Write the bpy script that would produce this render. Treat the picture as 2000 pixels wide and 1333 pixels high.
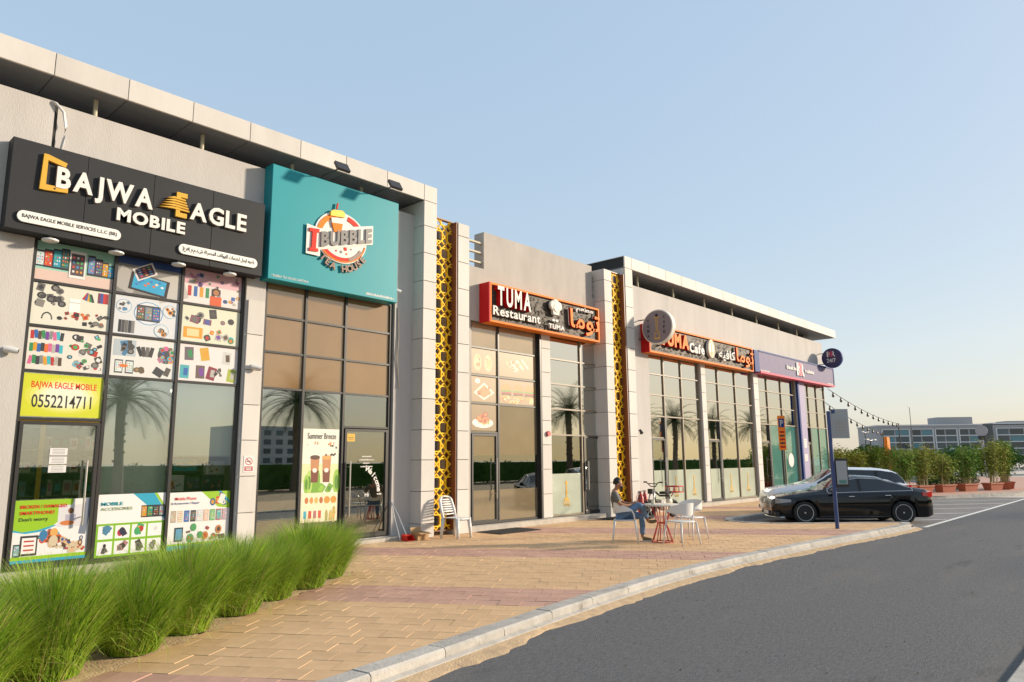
import bpy, math, random
from mathutils import Vector, Matrix, noise
R = math.radians
for o in list(bpy.data.objects): bpy.data.objects.remove(o)
SC = bpy.context.scene
COL = SC.collection
random.seed(7)
# world: X runs along the shop fronts (away from the camera), Y points into the buildings, z = 0 is the paving
# ---------------------------------------------------------------- camera, sky, sun, exposure
cam_d = bpy.data.cameras.new('camera'); cam = bpy.data.objects.new('camera', cam_d); COL.objects.link(cam)
cam_d.sensor_width = 36.0; cam_d.lens = 25.23; cam_d.clip_end = 3000; cam_d.clip_start = 0.05
_a, _p, _r = 0.743121, 0.164467, -0.008345
_F = Vector((math.cos(_a), math.sin(_a), 0)); _Rt = Vector((math.sin(_a), -math.cos(_a), 0)); _Z = Vector((0, 0, 1))
_f = math.cos(_p)*_F + math.sin(_p)*_Z; _u = -math.sin(_p)*_F + math.cos(_p)*_Z
_rt = math.cos(_r)*_Rt + math.sin(_r)*_u; _u2 = -math.sin(_r)*_Rt + math.cos(_r)*_u
_m = Matrix((( _rt.x, _u2.x, -_f.x, 0), (_rt.y, _u2.y, -_f.y, 0), (_rt.z, _u2.z, -_f.z, 0), (0, 0, 0, 1)))
cam.matrix_world = Matrix.Translation((0, 0, 1.65)) @ _m
SC.camera = cam
SKY_G, SKY_S, SKY_V = .25, 2.35, 2.65
SUN_AZ, SUN_EL = -36.0, 16.0          # degrees: azimuth from +X (towards -Y), elevation
w = bpy.data.worlds.new('World'); SC.world = w; w.use_nodes = True
nt = w.node_tree; nt.nodes.clear()
sky = nt.nodes.new('ShaderNodeTexSky'); sky.sky_type = 'NISHITA'; sky.sun_disc = False
sky.sun_elevation = R(SUN_EL); sky.sun_rotation = R(90 - SUN_AZ); sky.altitude = 0
sky.air_density = 1.4; sky.dust_density = 1.4; sky.ozone_density = 4.2
bg = nt.nodes.new('ShaderNodeBackground'); bg.inputs[1].default_value = 0.12
wo = nt.nodes.new('ShaderNodeOutputWorld')
gm = nt.nodes.new('ShaderNodeGamma'); gm.inputs[1].default_value = SKY_G          # hazy air: compress the range of the clear sky
hs = nt.nodes.new('ShaderNodeHueSaturation'); hs.inputs['Saturation'].default_value = SKY_S; hs.inputs['Value'].default_value = SKY_V
nt.links.new(sky.outputs[0], gm.inputs[0]); nt.links.new(gm.outputs[0], hs.inputs['Color'])
hz = nt.nodes.new('ShaderNodeMix'); hz.data_type = 'RGBA'; hz.inputs['Factor'].default_value = .36; hz.inputs['B'].default_value = (2.75, 2.68, 3.0, 1)   # even dust haze
nt.links.new(hs.outputs[0], hz.inputs['A']); nt.links.new(hz.outputs['Result'], bg.inputs[0]); nt.links.new(bg.outputs[0], wo.inputs[0])
sd = bpy.data.lights.new('sun', 'SUN'); sun = bpy.data.objects.new('sun', sd); COL.objects.link(sun)
sd.energy = 3.2; sd.angle = R(4.0); sd.color = (1.0, 0.85, 0.66)
_s = Vector((math.cos(R(SUN_EL))*math.cos(R(SUN_AZ)), math.cos(R(SUN_EL))*math.sin(R(SUN_AZ)), math.sin(R(SUN_EL))))
sun.rotation_euler = _s.to_track_quat('Z', 'Y').to_euler(); sun.location = (0, -20, 30)
SC.view_settings.view_transform = 'Standard'; SC.view_settings.look = 'None'
SC.view_settings.exposure = 1.0; SC.view_settings.gamma = 1.0; SC.view_settings.use_curve_mapping = False
# ---------------------------------------------------------------- materials
def lin(h):
    if isinstance(h, str):
        h = h.lstrip('#'); v = [int(h[i:i+2], 16)/255 for i in (0, 2, 4)]
        return tuple(c/12.92 if c <= .04045 else ((c+.055)/1.055)**2.4 for c in v)
    return tuple(h)
MATS = {}
def mat(name, col, rough=.6, metal=0, spec=.5, var=0, vscale=3.0, bump=0, bscale=40, stain=None, island=0, objrand=0, emit=0, coat=0, sss=0, stretch=None, stain2=None):
    m = bpy.data.materials.new(name); m.use_nodes = True; n = m.node_tree; L = n.links
    b = n.nodes['Principled BSDF']; c = lin(col)
    b.inputs['Base Color'].default_value = (*c, 1); b.inputs['Roughness'].default_value = rough
    b.inputs['Metallic'].default_value = metal; b.inputs['Specular IOR Level'].default_value = spec
    if coat: b.inputs['Coat Weight'].default_value = coat; b.inputs['Coat Roughness'].default_value = .03
    if emit: b.inputs['Emission Color'].default_value = (*c, 1); b.inputs['Emission Strength'].default_value = emit
    tc = n.nodes.new('ShaderNodeTexCoord'); src = tc.outputs['Object']
    if stretch:
        mp = n.nodes.new('ShaderNodeMapping'); mp.inputs['Scale'].default_value = stretch
        L.new(src, mp.inputs['Vector']); src = mp.outputs[0]
    cur = None
    def scale_by(fac_socket, lo, hi, cur):
        mr = n.nodes.new('ShaderNodeMapRange'); mr.inputs['To Min'].default_value = lo; mr.inputs['To Max'].default_value = hi
        L.new(fac_socket, mr.inputs['Value'])
        mx = n.nodes.new('ShaderNodeMix'); mx.data_type = 'RGBA'; mx.blend_type = 'MULTIPLY'; mx.inputs['Factor'].default_value = 1
        if cur is None: mx.inputs['A'].default_value = (*c, 1)
        else: L.new(cur, mx.inputs['A'])
        L.new(mr.outputs[0], mx.inputs['B']); return mx.outputs['Result']
    if var:
        t = n.nodes.new('ShaderNodeTexNoise'); t.inputs['Scale'].default_value = vscale; t.inputs['Detail'].default_value = 6; t.inputs['Roughness'].default_value = .62
        L.new(src, t.inputs['Vector'])
        mr0 = n.nodes.new('ShaderNodeMapRange'); mr0.inputs['From Min'].default_value = .3; mr0.inputs['From Max'].default_value = .7
        L.new(t.outputs['Fac'], mr0.inputs['Value']); cur = scale_by(mr0.outputs[0], 1-var, 1+var, cur)
    if island:
        g = n.nodes.new('ShaderNodeNewGeometry'); cur = scale_by(g.outputs['Random Per Island'], 1-island, 1+island, cur)
    if objrand:
        g = n.nodes.new('ShaderNodeObjectInfo'); cur = scale_by(g.outputs['Random'], 1-objrand, 1+objrand, cur)
    for stain in [q for q in (stain, stain2) if q]:   # (colour, scale, threshold, amount)
        t = n.nodes.new('ShaderNodeTexNoise'); t.inputs['Scale'].default_value = stain[1]; t.inputs['Detail'].default_value = 8; t.inputs['Roughness'].default_value = .7
        L.new(src, t.inputs['Vector'])
        mr = n.nodes.new('ShaderNodeMapRange'); mr.inputs['From Min'].default_value = stain[2]; mr.inputs['From Max'].default_value = stain[2]+.14; mr.inputs['To Max'].default_value = stain[3]
        L.new(t.outputs['Fac'], mr.inputs['Value'])
        mx = n.nodes.new('ShaderNodeMix'); mx.data_type = 'RGBA'; mx.inputs['B'].default_value = (*lin(stain[0]), 1)
        if cur is None: mx.inputs['A'].default_value = (*c, 1)
        else: L.new(cur, mx.inputs['A'])
        L.new(mr.outputs[0], mx.inputs['Factor']); cur = mx.outputs['Result']
    if cur is not None: L.new(cur, b.inputs['Base Color'])
    if bump:
        t = n.nodes.new('ShaderNodeTexNoise'); t.inputs['Scale'].default_value = bscale; t.inputs['Detail'].default_value = 5
        L.new(src, t.inputs['Vector'])
        bp = n.nodes.new('ShaderNodeBump'); bp.inputs['Strength'].default_value = bump; bp.inputs['Distance'].default_value = .02
        L.new(t.outputs['Fac'], bp.inputs['Height']); L.new(bp.outputs[0], b.inputs['Normal'])
    if sss: b.inputs['Subsurface Weight'].default_value = sss; b.inputs['Subsurface Radius'].default_value = (.02, .008, .004)
    MATS[name] = m; return m
def glass(name, tint, refl, lo=.3, hi=1.0, rough=.0, film=None, film_amt=0, film_rough=.5):
    m = bpy.data.materials.new(name); m.use_nodes = True; n = m.node_tree; L = n.links; n.nodes.clear()
    out = n.nodes.new('ShaderNodeOutputMaterial')
    tr = n.nodes.new('ShaderNodeBsdfTransparent'); tr.inputs[0].default_value = (*lin(tint), 1)
    gl = n.nodes.new('ShaderNodeBsdfGlossy'); gl.inputs['Color'].default_value = (*lin(refl), 1); gl.inputs['Roughness'].default_value = rough
    base = tr.outputs[0]
    if film:
        df = n.nodes.new('ShaderNodeBsdfDiffuse'); df.inputs[0].default_value = (*lin(film), 1)
        tc = n.nodes.new('ShaderNodeTexCoord'); t = n.nodes.new('ShaderNodeTexNoise'); t.inputs['Scale'].default_value = 1.5; t.inputs['Detail'].default_value = 5
        L.new(tc.outputs['Object'], t.inputs['Vector'])
        mx0 = n.nodes.new('ShaderNodeMix'); mx0.data_type = 'RGBA'; mx0.inputs['A'].default_value = (*[v*.75 for v in lin(film)], 1); mx0.inputs['B'].default_value = (*[min(1, v*1.2) for v in lin(film)], 1)
        L.new(t.outputs['Fac'], mx0.inputs['Factor']); L.new(mx0.outputs['Result'], df.inputs[0])
        ms = n.nodes.new('ShaderNodeMixShader'); ms.inputs[0].default_value = film_amt
        L.new(base, ms.inputs[1]); L.new(df.outputs[0], ms.inputs[2]); base = ms.outputs[0]
    lw = n.nodes.new('ShaderNodeLayerWeight'); lw.inputs['Blend'].default_value = .35
    mr = n.nodes.new('ShaderNodeMapRange'); mr.inputs['To Min'].default_value = lo; mr.inputs['To Max'].default_value = hi
    L.new(lw.outputs['Fresnel'], mr.inputs['Value'])
    ms = n.nodes.new('ShaderNodeMixShader'); L.new(mr.outputs[0], ms.inputs[0]); L.new(base, ms.inputs[1]); L.new(gl.outputs[0], ms.inputs[2])
    L.new(ms.outputs[0], out.inputs[0]); MATS[name] = m; return m
def attr_mat(name, rough=.5):
    m = bpy.data.materials.new(name); m.use_nodes = True; n = m.node_tree
    b = n.nodes['Principled BSDF']; b.inputs['Roughness'].default_value = rough
    a = n.nodes.new('ShaderNodeAttribute'); a.attribute_name = 'Col'
    mx = n.nodes.new('ShaderNodeMix'); mx.data_type = 'RGBA'; mx.blend_type = 'MULTIPLY'; mx.inputs['Factor'].default_value = 1; mx.inputs['B'].default_value = (.74, .74, .74, 1)
    n.links.new(a.outputs['Color'], mx.inputs['A']); n.links.new(mx.outputs['Result'], b.inputs['Base Color']); MATS[name] = m; return m
mat('plaster', (.47, .445, .42), .85, var=.10, vscale=1.2, bump=.25, bscale=60, stain2=((.33, .30, .27), 3.2, .60, .5), stain=((.27, .25, .23), .9, .60, .45), stretch=(1, 1, .25))
mat('plaster_rest', (.40, .37, .335), .85, var=.12, vscale=1.4, bump=.25, bscale=60, stain=((.25, .22, .18), 1.1, .58, .6), stretch=(1, 1, .4))
mat('panel', (.56, .53, .49), .6, var=.06, vscale=2, stain2=((.40, .36, .31), 5.0, .60, .35), stretch=(1, 1, .3), objrand=.06, stain=((.36, .31, .25), 1.4, .63, .3), spec=0.2)
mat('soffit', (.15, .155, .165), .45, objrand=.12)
mat('joint', (.03, .028, .026), .8)
mat('frame', (.028, .026, .024), .4, spec=.5)
mat('frame_tan', (.22, .17, .11), .45)
mat('dark', (.015, .015, .015), .6)
mat('black_rubber', (.018, .018, .018), .85, bump=.2)
mat('steel', (.62, .60, .57), .28, metal=1)
mat('post_cream', (.50, .46, .34), .6, spec=0.2)
mat('sign_black', (.030, .031, .034), .6, var=.12, vscale=1, spec=0.2)
mat('white_letter', (.70, .68, .64), .6, spec=0.2)
mat('letter_side', (.35, .31, .25), .6, spec=0.2)
mat('gold_letter', (.62, .36, .05), .6, spec=0.2)
mat('teal_sign', (.012, .26, .30), .45, var=.04, vscale=.6, spec=0.25)
mat('red_letter', (.62, .035, .02), .6, spec=0.2)
mat('red_side', (.45, .01, .012), .6, spec=0.2)
mat('orange', (.80, .20, .015), .6, spec=0.2)
mat('grey_letter', (.13, .12, .115), .4)
mat('brown_letter', (.17, .085, .05), .4)
mat('yellow_print', (.85, .52, .02), .4)
mat('lattice_gold', (.90, .54, .02), .6, var=.12, vscale=2, spec=0.2)
mat('lattice_brown', (.17, .055, .018), .5)
mat('sign_wood', (.060, .045, .030), .6, var=.5, vscale=9, bump=.5, bscale=30, stretch=(.35, 1, 2.2))
mat('br_face', (.145, .125, .22), .6, var=.05, spec=0.2)
mat('br_blue', (.015, .045, .19), .6, spec=0.2)
mat('br_pink', (.62, .10, .16), .6, spec=0.2)
mat('disc_face', (.22, .18, .195), .6, spec=0.2)
mat('disc_rim', (.72, .68, .60), .6, spec=0.2)
mat('disc_navy', (.025, .018, .085), .35)
mat('magenta', (.5, .01, .09), .4)
mat('lilac_wall', (.33, .29, .42), .6, spec=0.2)
mat('paver_tan', (.60, .395, .22), .8, var=.08, vscale=5, bump=.2, bscale=90, island=.07, objrand=.06, stain=((.64, .47, .29), .8, .54, .5), spec=.2)
mat('paver_pink', (.50, .30, .225), .8, var=.08, vscale=5, bump=.2, bscale=90, island=.08, objrand=.07, stain=((.56, .43, .31), .8, .55, .55), spec=.2)
mat('sand', (.48, .34, .20), .95, var=.2, vscale=8, bump=.6, bscale=50)
mat('soil', (.26, .18, .10), .95, var=.3, vscale=6, bump=.8, bscale=30)
mat('kerb', (.45, .42, .375), .85, var=.16, vscale=5, bump=.35, bscale=45, objrand=.08, stain=((.13, .11, .09), 3.5, .56, .6), spec=0.2)
mat('asphalt', (.145, .147, .152), .85, var=.30, vscale=38, bump=.9, bscale=160, stain=((.19, .18, .165), .9, .53, .55), spec=.2, stretch=(.30, 1.3, 1), stain2=((.055, .054, .055), 1.7, .60, .7))
mat('asphalt_bay', (.20, .19, .18), .85, var=.15, vscale=1.5, bump=.6, bscale=120)
mat('line_white', (.72, .70, .65), .7, var=.12, vscale=12)
mat('concrete', (.44, .40, .34), .85, var=.15, vscale=4, bump=.3, bscale=40)
mat('white_plastic', (.66, .65, .63), .35)
mat('table_top', (.62, .57, .49), .4)
mat('red_metal', (.45, .03, .025), .4)
mat('cardboard', (.42, .26, .12), .8, var=.1)
mat('bike_black', (.02, .02, .02), .4)
mat('alu', (.55, .54, .52), .35, metal=.7)
mat('cream_plastic', (.68, .62, .46), .4)
mat('skin', (.36, .17, .095), .5, sss=.1)
mat('hair', (.012, .009, .008), .6)
mat('shirt', (.135, .125, .105), .85, var=.12, vscale=14, bump=.3, bscale=60)
mat('jeans', (.11, .19, .31), .85, var=.35, vscale=5, bump=.3, bscale=120)
mat('shoe', (.15, .12, .06), .7)
mat('sole', (.66, .62, .55), .6)
mat('pole_blue', (.03, .06, .18), .4)
mat('sign_grey', (.35, .36, .37), .5, var=.05)
mat('orange_sign', (.85, .21, .02), .6, spec=0.2)
mat('car_black', (.004, .004, .005), .10, spec=.35, coat=.35)
mat('car_white', (.76, .78, .81), .18, coat=.8)
mat('chrome', (.75, .74, .72), .12, metal=1)
mat('car_glass', (.012, .014, .016), .03, spec=.8)
mat('windshield', (.10, .09, .065), .04, spec=1.0)
mat('tyre', (.02, .02, .02), .8)
mat('rim_dark', (.02, .02, .022), .3, metal=.6)
mat('lamp_glass', (.25, .26, .28), .1, coat=1)
mat('tail_red', (.5, .012, .012), .15, coat=1)
mat('plate', (.70, .68, .64), .5)
mat('terracotta', (.40, .115, .055), .7, var=.1)
mat('leaf_a', (.15, .23, .03), .85, spec=.08, var=.3, vscale=2, island=.35)
mat('leaf_b', (.24, .25, .04), .85, spec=.08, var=.3, vscale=2, island=.4)
mat('leaf_dark', (.06, .13, .025), .85, spec=.08, var=.3, vscale=2, island=.35)
mat('palm_leaf', (.075, .105, .035), .8, spec=.1, island=.3)
mat('bark', (.17, .12, .075), .9, var=.3, vscale=6, bump=.6, bscale=20)
mat('cane', (.33, .27, .11), .6)
mat('hotel_wall', (.36, .345, .345), .8, var=.05)
mat('hotel_white', (.62, .61, .60), .7)
mat('hotel_glass', (.035, .06, .075), .12, spec=.8, objrand=.5)
mat('hotel_teal', (.06, .19, .23), .12, spec=.8)
mat('far_sand', (.50, .44, .36), .95, var=.08, vscale=.2)
mat('bulb', (.12, .10, .08), .3)
mat('pill', (.75, .73, .68), .4)
mat('red_bell', (.42, .02, .025), .4)
mat('interior', (.22, .21, .19), .8)
mat('blind', (.86, .88, .80), .8)
mat('teal_film', (.09, .24, .21), .35)
mat('interior_light', (1.0, .85, .6), .5, emit=3)
mat('mat_rubber', (.03, .029, .027), .9, bump=.6, bscale=60)
glass('glass_clear', (.97, .99, .97), (.93, .97, .92), lo=.27, hi=.95)
glass('glass_mirror', (.80, .88, .84), (.98, 1.0, .96), lo=.55, hi=1.0)
glass('glass_dark', (.45, .50, .47), (.90, .93, .88), lo=.30, hi=1.0)
glass('glass_brown', (.1, .1, .1), (.85, .74, .58), lo=.20, hi=.95, rough=.05, film=(.25, .145, .065), film_amt=.97)
glass('glass_cream', (.2, .2, .2), (.9, .85, .75), lo=.16, hi=1.0, rough=.08, film=(.34, .26, .165), film_amt=.95)
glass('glass_olive', (.2, .2, .2), (.8, .75, .65), lo=.12, hi=1.0, rough=.06, film=(.21, .165, .10), film_amt=.93)
glass('glass_frost', (.5, .5, .5), (.8, .85, .78), lo=.10, hi=.9, rough=.2, film=(.46, .50, .40), film_amt=.92)
glass('glass_teal', (.3, .4, .38), (.80, .88, .84), lo=.18, hi=1.0, film=(.10, .27, .23), film_amt=.85)
attr_mat('print', .45)
# grass: two tones along the blade, light passes through
def grass_mat(name, base, tip):
    m = bpy.data.materials.new(name); m.use_nodes = True; n = m.node_tree; L = n.links
    b = n.nodes['Principled BSDF']; b.inputs['Roughness'].default_value = .55
    g = n.nodes.new('ShaderNodeNewGeometry'); rp = n.nodes.new('ShaderNodeValToRGB'); e = rp.color_ramp.elements
    e[0].position = 0; e[0].color = (*base, 1); e[1].position = .84; e[1].color = (*tip, 1); q = e.new(.93); q.color = (.46, .42, .14, 1); q = e.new(1); q.color = (.50, .38, .17, 1)
    L.new(g.outputs['Random Per Island'], rp.inputs['Fac']); L.new(rp.outputs['Color'], b.inputs['Base Color'])
    t = n.nodes.new('ShaderNodeBsdfTranslucent'); L.new(rp.outputs['Color'], t.inputs['Color'])
    ms = n.nodes.new('ShaderNodeMixShader'); ms.inputs[0].default_value = .35
    L.new(b.outputs[0], ms.inputs[1]); L.new(t.outputs[0], ms.inputs[2]); L.new(ms.outputs[0], n.nodes['Material Output'].inputs[0])
    MATS[name] = m
grass_mat('grass', (.11, .235, .012), (.40, .58, .045))
# ---------------------------------------------------------------- mesh helpers
OFF = {}
class MB:
    def __init__(s): s.v = []; s.f = []; s.c = []; s.mi = []
    def add(s, vs, fs, col=None, mi=0):
        b = len(s.v); s.v += [tuple(v) for v in vs]; s.f += [tuple(b+i for i in f) for f in fs]; s.c += [col]*len(fs); s.mi += [mi]*len(fs); return s
    def box(s, x0, x1, y0, y1, z0, z1, mi=0, col=None):
        return s.add([(x0,y0,z0),(x1,y0,z0),(x1,y1,z0),(x0,y1,z0),(x0,y0,z1),(x1,y0,z1),(x1,y1,z1),(x0,y1,z1)],
                     [(0,3,2,1),(4,5,6,7),(0,1,5,4),(1,2,6,5),(2,3,7,6),(3,0,4,7)], col, mi)
    def bbox(s, x0, x1, y0, y1, z0, z1, b=.01, mi=0):      # box with chamfered front (-Y) edges and top
        return s.add([(x0,y1,z0),(x1,y1,z0),(x1,y1,z1),(x0,y1,z1),(x0,y0+b,z0),(x1,y0+b,z0),(x1,y0+b,z1),(x0,y0+b,z1),
                      (x0+b,y0,z0+b),(x1-b,y0,z0+b),(x1-b,y0,z1-b),(x0+b,y0,z1-b)],
                     [(0,3,2,1),(0,1,5,4),(1,2,6,5),(2,3,7,6),(3,0,4,7),(8,9,10,11),(4,5,9,8),(5,6,10,9),(6,7,11,10),(7,4,8,11)], None, mi)
    def tube(s, pts, r, n=8, caps=True, mi=0):
        pts = [Vector(p) for p in pts]; rs = r if isinstance(r, (list, tuple)) else [r]*len(pts)
        rings = []; up = None
        for i, p in enumerate(pts):
            d = (pts[min(i+1, len(pts)-1)] - pts[max(i-1, 0)]).normalized()
            if up is None: up = Vector((0,0,1)) if abs(d.z) < .9 else Vector((1,0,0))
            a = d.cross(up)
            if a.length < 1e-4: a = d.orthogonal()
            a.normalize(); b = d.cross(a).normalized(); up = -b if False else up
            rings.append([p + rs[i]*(math.cos(2*math.pi*k/n)*a + math.sin(2*math.pi*k/n)*b) for k in range(n)])
        vs = [q for rg in rings for q in rg]; fs = []
        for i in range(len(pts)-1):
            for k in range(n): fs.append((i*n+k, i*n+(k+1) % n, (i+1)*n+(k+1) % n, (i+1)*n+k))
        if caps: fs.append(tuple(range(n-1, -1, -1))); fs.append(tuple((len(pts)-1)*n+k for k in range(n)))
        return s.add(vs, fs, None, mi)
    def lathe(s, prof, c=(0,0,0), ax='z', n=16, mi=0):      # prof: (radius, height)
        vs = []; fs = []
        for r, h in prof:
            for k in range(n):
                a = 2*math.pi*k/n; x, y = r*math.cos(a), r*math.sin(a)
                p = (x, y, h) if ax == 'z' else ((h, x, y) if ax == 'x' else (x, h, y))
                vs.append((p[0]+c[0], p[1]+c[1], p[2]+c[2]))
        for i in range(len(prof)-1):
            for k in range(n): fs.append((i*n+k, i*n+(k+1) % n, (i+1)*n+(k+1) % n, (i+1)*n+k))
        fs.append(tuple(range(n-1, -1, -1))); fs.append(tuple((len(prof)-1)*n+k for k in range(n)))
        return s.add(vs, fs, None, mi)
    def prism(s, poly, y0, y1, mi=0, col=None):              # polygon in X,Z extruded along Y
        n = len(poly); vs = [(x, y0, z) for x, z in poly] + [(x, y1, z) for x, z in poly]
        fs = [tuple(range(n)), tuple(range(2*n-1, n-1, -1))] + [((i+1) % n, i, n+i, n+(i+1) % n) for i in range(n)]
        return s.add(vs, fs, col, mi)
    def slab(s, poly, z0, z1, mi=0):                         # polygon in X,Y extruded along Z
        n = len(poly); vs = [(x, y, z0) for x, y in poly] + [(x, y, z1) for x, y in poly]
        fs = [tuple(range(n-1, -1, -1)), tuple(range(n, 2*n))] + [(i, (i+1) % n, n+(i+1) % n, n+i) for i in range(n)]
        return s.add(vs, fs, None, mi)
    def mesh(s, name, mats):
        me = bpy.data.meshes.new(name); me.from_pydata(s.v, [], s.f)
        for m in ([mats] if isinstance(mats, str) else mats): me.materials.append(MATS[m])
        if any(s.mi): me.polygons.foreach_set('material_index', s.mi)
        if any(c is not None for c in s.c):
            ca = me.color_attributes.new('Col', 'FLOAT_COLOR', 'CORNER'); arr = []
            for f, c in zip(s.f, s.c): arr += list((*(c or (.5, .5, .5)), 1.0))*len(f)
            ca.data.foreach_set('color', arr)
        me.update(); return me
    def build(s, name, mats, parent=None, smooth=False, local=False, flat_angle=None):
        if parent is not None and not local:
            o = OFF.get(parent.name, Vector((0,0,0))); s.v = [(v[0]-o.x, v[1]-o.y, v[2]-o.z) for v in s.v]
        me = s.mesh(name, mats)
        if smooth:
            me.polygons.foreach_set('use_smooth', [True]*len(me.polygons))
            if flat_angle: me.set_sharp_from_angle(angle=R(flat_angle))
        return link(name, me, parent)
def link(name, me, parent=None):
    ob = bpy.data.objects.new(name, me); COL.objects.link(ob)
    if parent is not None:
        ob.parent = parent; OFF[ob.name] = OFF.get(parent.name, Vector((0,0,0)))
    return ob
def tag(o, label=None, cat=None, group=None, kind=None):
    for k, v in (('label', label), ('category', cat), ('group', group), ('kind', kind)):
        if v: o[k] = v
    return o
def thing(name, loc, label, cat, group=None, rz=0):
    o = bpy.data.objects.new(name, None); COL.objects.link(o); o.location = loc; o.rotation_euler = (0, 0, rz); o.empty_display_size = .2
    OFF[o.name] = Vector(loc); return tag(o, label, cat, group)
def kids(o): return [c for c in COL.objects if c.parent == o]
def copy_tree(o, parent=None, ch=None):
    ch = ch or {}
    if not ch:
        for q in COL.objects:
            if q.parent: ch.setdefault(q.parent.name, []).append(q)
    c = o.copy(); COL.objects.link(c)
    if parent is not None: c.parent = parent
    for k in ch.get(o.name, []): copy_tree(k, c, ch)
    return c
# text: returns list of (verts, faces) in XZ, extruded along Y, stretched to the box x0..x1, z0..z1
def text_mesh(body, ext=.02, bold=0.0, shear=0.0):
    cu = bpy.data.curves.new('t', 'FONT'); cu.body = body; cu.size = 1; cu.extrude = ext; cu.offset = bold; cu.resolution_u = 3; cu.shear = shear
    ob = bpy.data.objects.new('t', cu); me = ob.to_mesh()
    vs = [tuple(v.co) for v in me.vertices]; fs = [tuple(p.vertices) for p in me.polygons]
    ob.to_mesh_clear(); bpy.data.objects.remove(ob); bpy.data.curves.remove(cu)
    return vs, fs
def place_text(vs, x0, x1, z0, z1, yf, depth, bx=None, bz=None):
    # front face at yf (towards -Y), back at yf+depth
    xs = [v[0] for v in vs]; zs = [v[1] for v in vs]; a, b = bx or (min(xs), max(xs)); c, d = bz or (min(zs), max(zs))
    e = max(abs(v[2]) for v in vs) or 1
    return [(x0+(v[0]-a)/(b-a)*(x1-x0), yf + depth*(.5-.5*v[2]/e), z0+(v[1]-c)/(d-c)*(z1-z0)) for v in vs]
def word(body, x0, x1, z0, z1, yf, depth, m, parent, name='lettering', bold=.0, slope=0, label=None, side=None):
    vs, fs = text_mesh(body, .1, bold)
    vs = place_text(vs, x0, x1, z0, z1, yf, depth)
    if slope: vs = [(v[0], v[1], v[2]+(v[0]-x0)*slope) for v in vs]
    mb = MB(); mb.add(vs, fs)
    if side:   # faces not facing front take the side material
        for i, f in enumerate(fs):
            if not all(abs(vs[k][1]-yf) < 1e-5 for k in f): mb.mi[i] = 1
    o = mb.build(name, [m, side] if side else m, parent)
    if label: o['label'] = label
    return o
def letters(body, x0, x1, z0, z1, yf, depth, m, parent, name='letter', bold=.02, gap=.09, side=None, heights=None):
    # every letter its own part, laid side by side; z0..z1 is the cap height
    cap = text_mesh('H', .1, bold)[0]; ch = (min(v[1] for v in cap), max(v[1] for v in cap))
    parts = []; x = 0
    for c in body:
        if c == ' ': x += .28; continue
        vs, fs = text_mesh(c, .1, bold); a = min(v[0] for v in vs); b = max(v[0] for v in vs)
        parts.append(([(v[0]-a+x, v[1], v[2]) for v in vs], fs)); x += b-a+gap
    tot = x-gap; out = []
    for vs, fs in parts:
        v2 = place_text(vs, x0, x1, z0, z1, yf, depth, (0, tot), ch); mb = MB(); mb.add(v2, fs)
        if side:
            for i, f in enumerate(fs):
                if not all(abs(v2[k][1]-yf) < 1e-5 for k in f): mb.mi[i] = 1
        out.append(mb.build(name, [m, side] if side else m, parent))
    return out
def arabic(s):      # joins letters into presentation forms, in visual order
    forms = {'ا':(0xFE8D,0xFE8E,0,0),'ب':(0xFE8F,0xFE90,0xFE91,0xFE92),'ت':(0xFE95,0xFE96,0xFE97,0xFE98),'ج':(0xFE9D,0xFE9E,0xFE9F,0xFEA0),'خ':(0xFEA5,0xFEA6,0xFEA7,0xFEA8),'د':(0xFEA9,0xFEAA,0,0),
        'ر':(0xFEAD,0xFEAE,0,0),'ش':(0xFEB5,0xFEB6,0xFEB7,0xFEB8),'ط':(0xFEC1,0xFEC2,0xFEC3,0xFEC4),'ع':(0xFEC9,0xFECA,0xFECB,0xFECC),'ف':(0xFED1,0xFED2,0xFED3,0xFED4),'ك':(0xFED9,0xFEDA,0xFEDB,0xFEDC),
        'ل':(0xFEDD,0xFEDE,0xFEDF,0xFEE0),'م':(0xFEE1,0xFEE2,0xFEE3,0xFEE4),'ه':(0xFEE9,0xFEEA,0xFEEB,0xFEEC),'و':(0xFEED,0xFEEE,0,0),'ي':(0xFEF1,0xFEF2,0xFEF3,0xFEF4),'ة':(0xFE93,0xFE94,0,0),'ت':(0xFE95,0xFE96,0xFE97,0xFE98),'ح':(0xFEA1,0xFEA2,0xFEA3,0xFEA4),'س':(0xFEB1,0xFEB2,0xFEB3,0xFEB4),'ن':(0xFEE5,0xFEE6,0xFEE7,0xFEE8),'ق':(0xFED5,0xFED6,0xFED7,0xFED8),'غ':(0xFECD,0xFECE,0xFECF,0xFED0)}
    out = []
    for i, c in enumerate(s):
        if c not in forms: out.append(c); continue
        prev = i > 0 and s[i-1] in forms and forms[s[i-1]][2]; nxt = i+1 < len(s) and s[i+1] in forms
        f = forms[c]; dual = f[2]
        out.append(chr(f[3] if (prev and nxt and dual) else f[1] if prev else f[2] if (nxt and dual) else f[0]))
    return ''.join(reversed(out))
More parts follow.
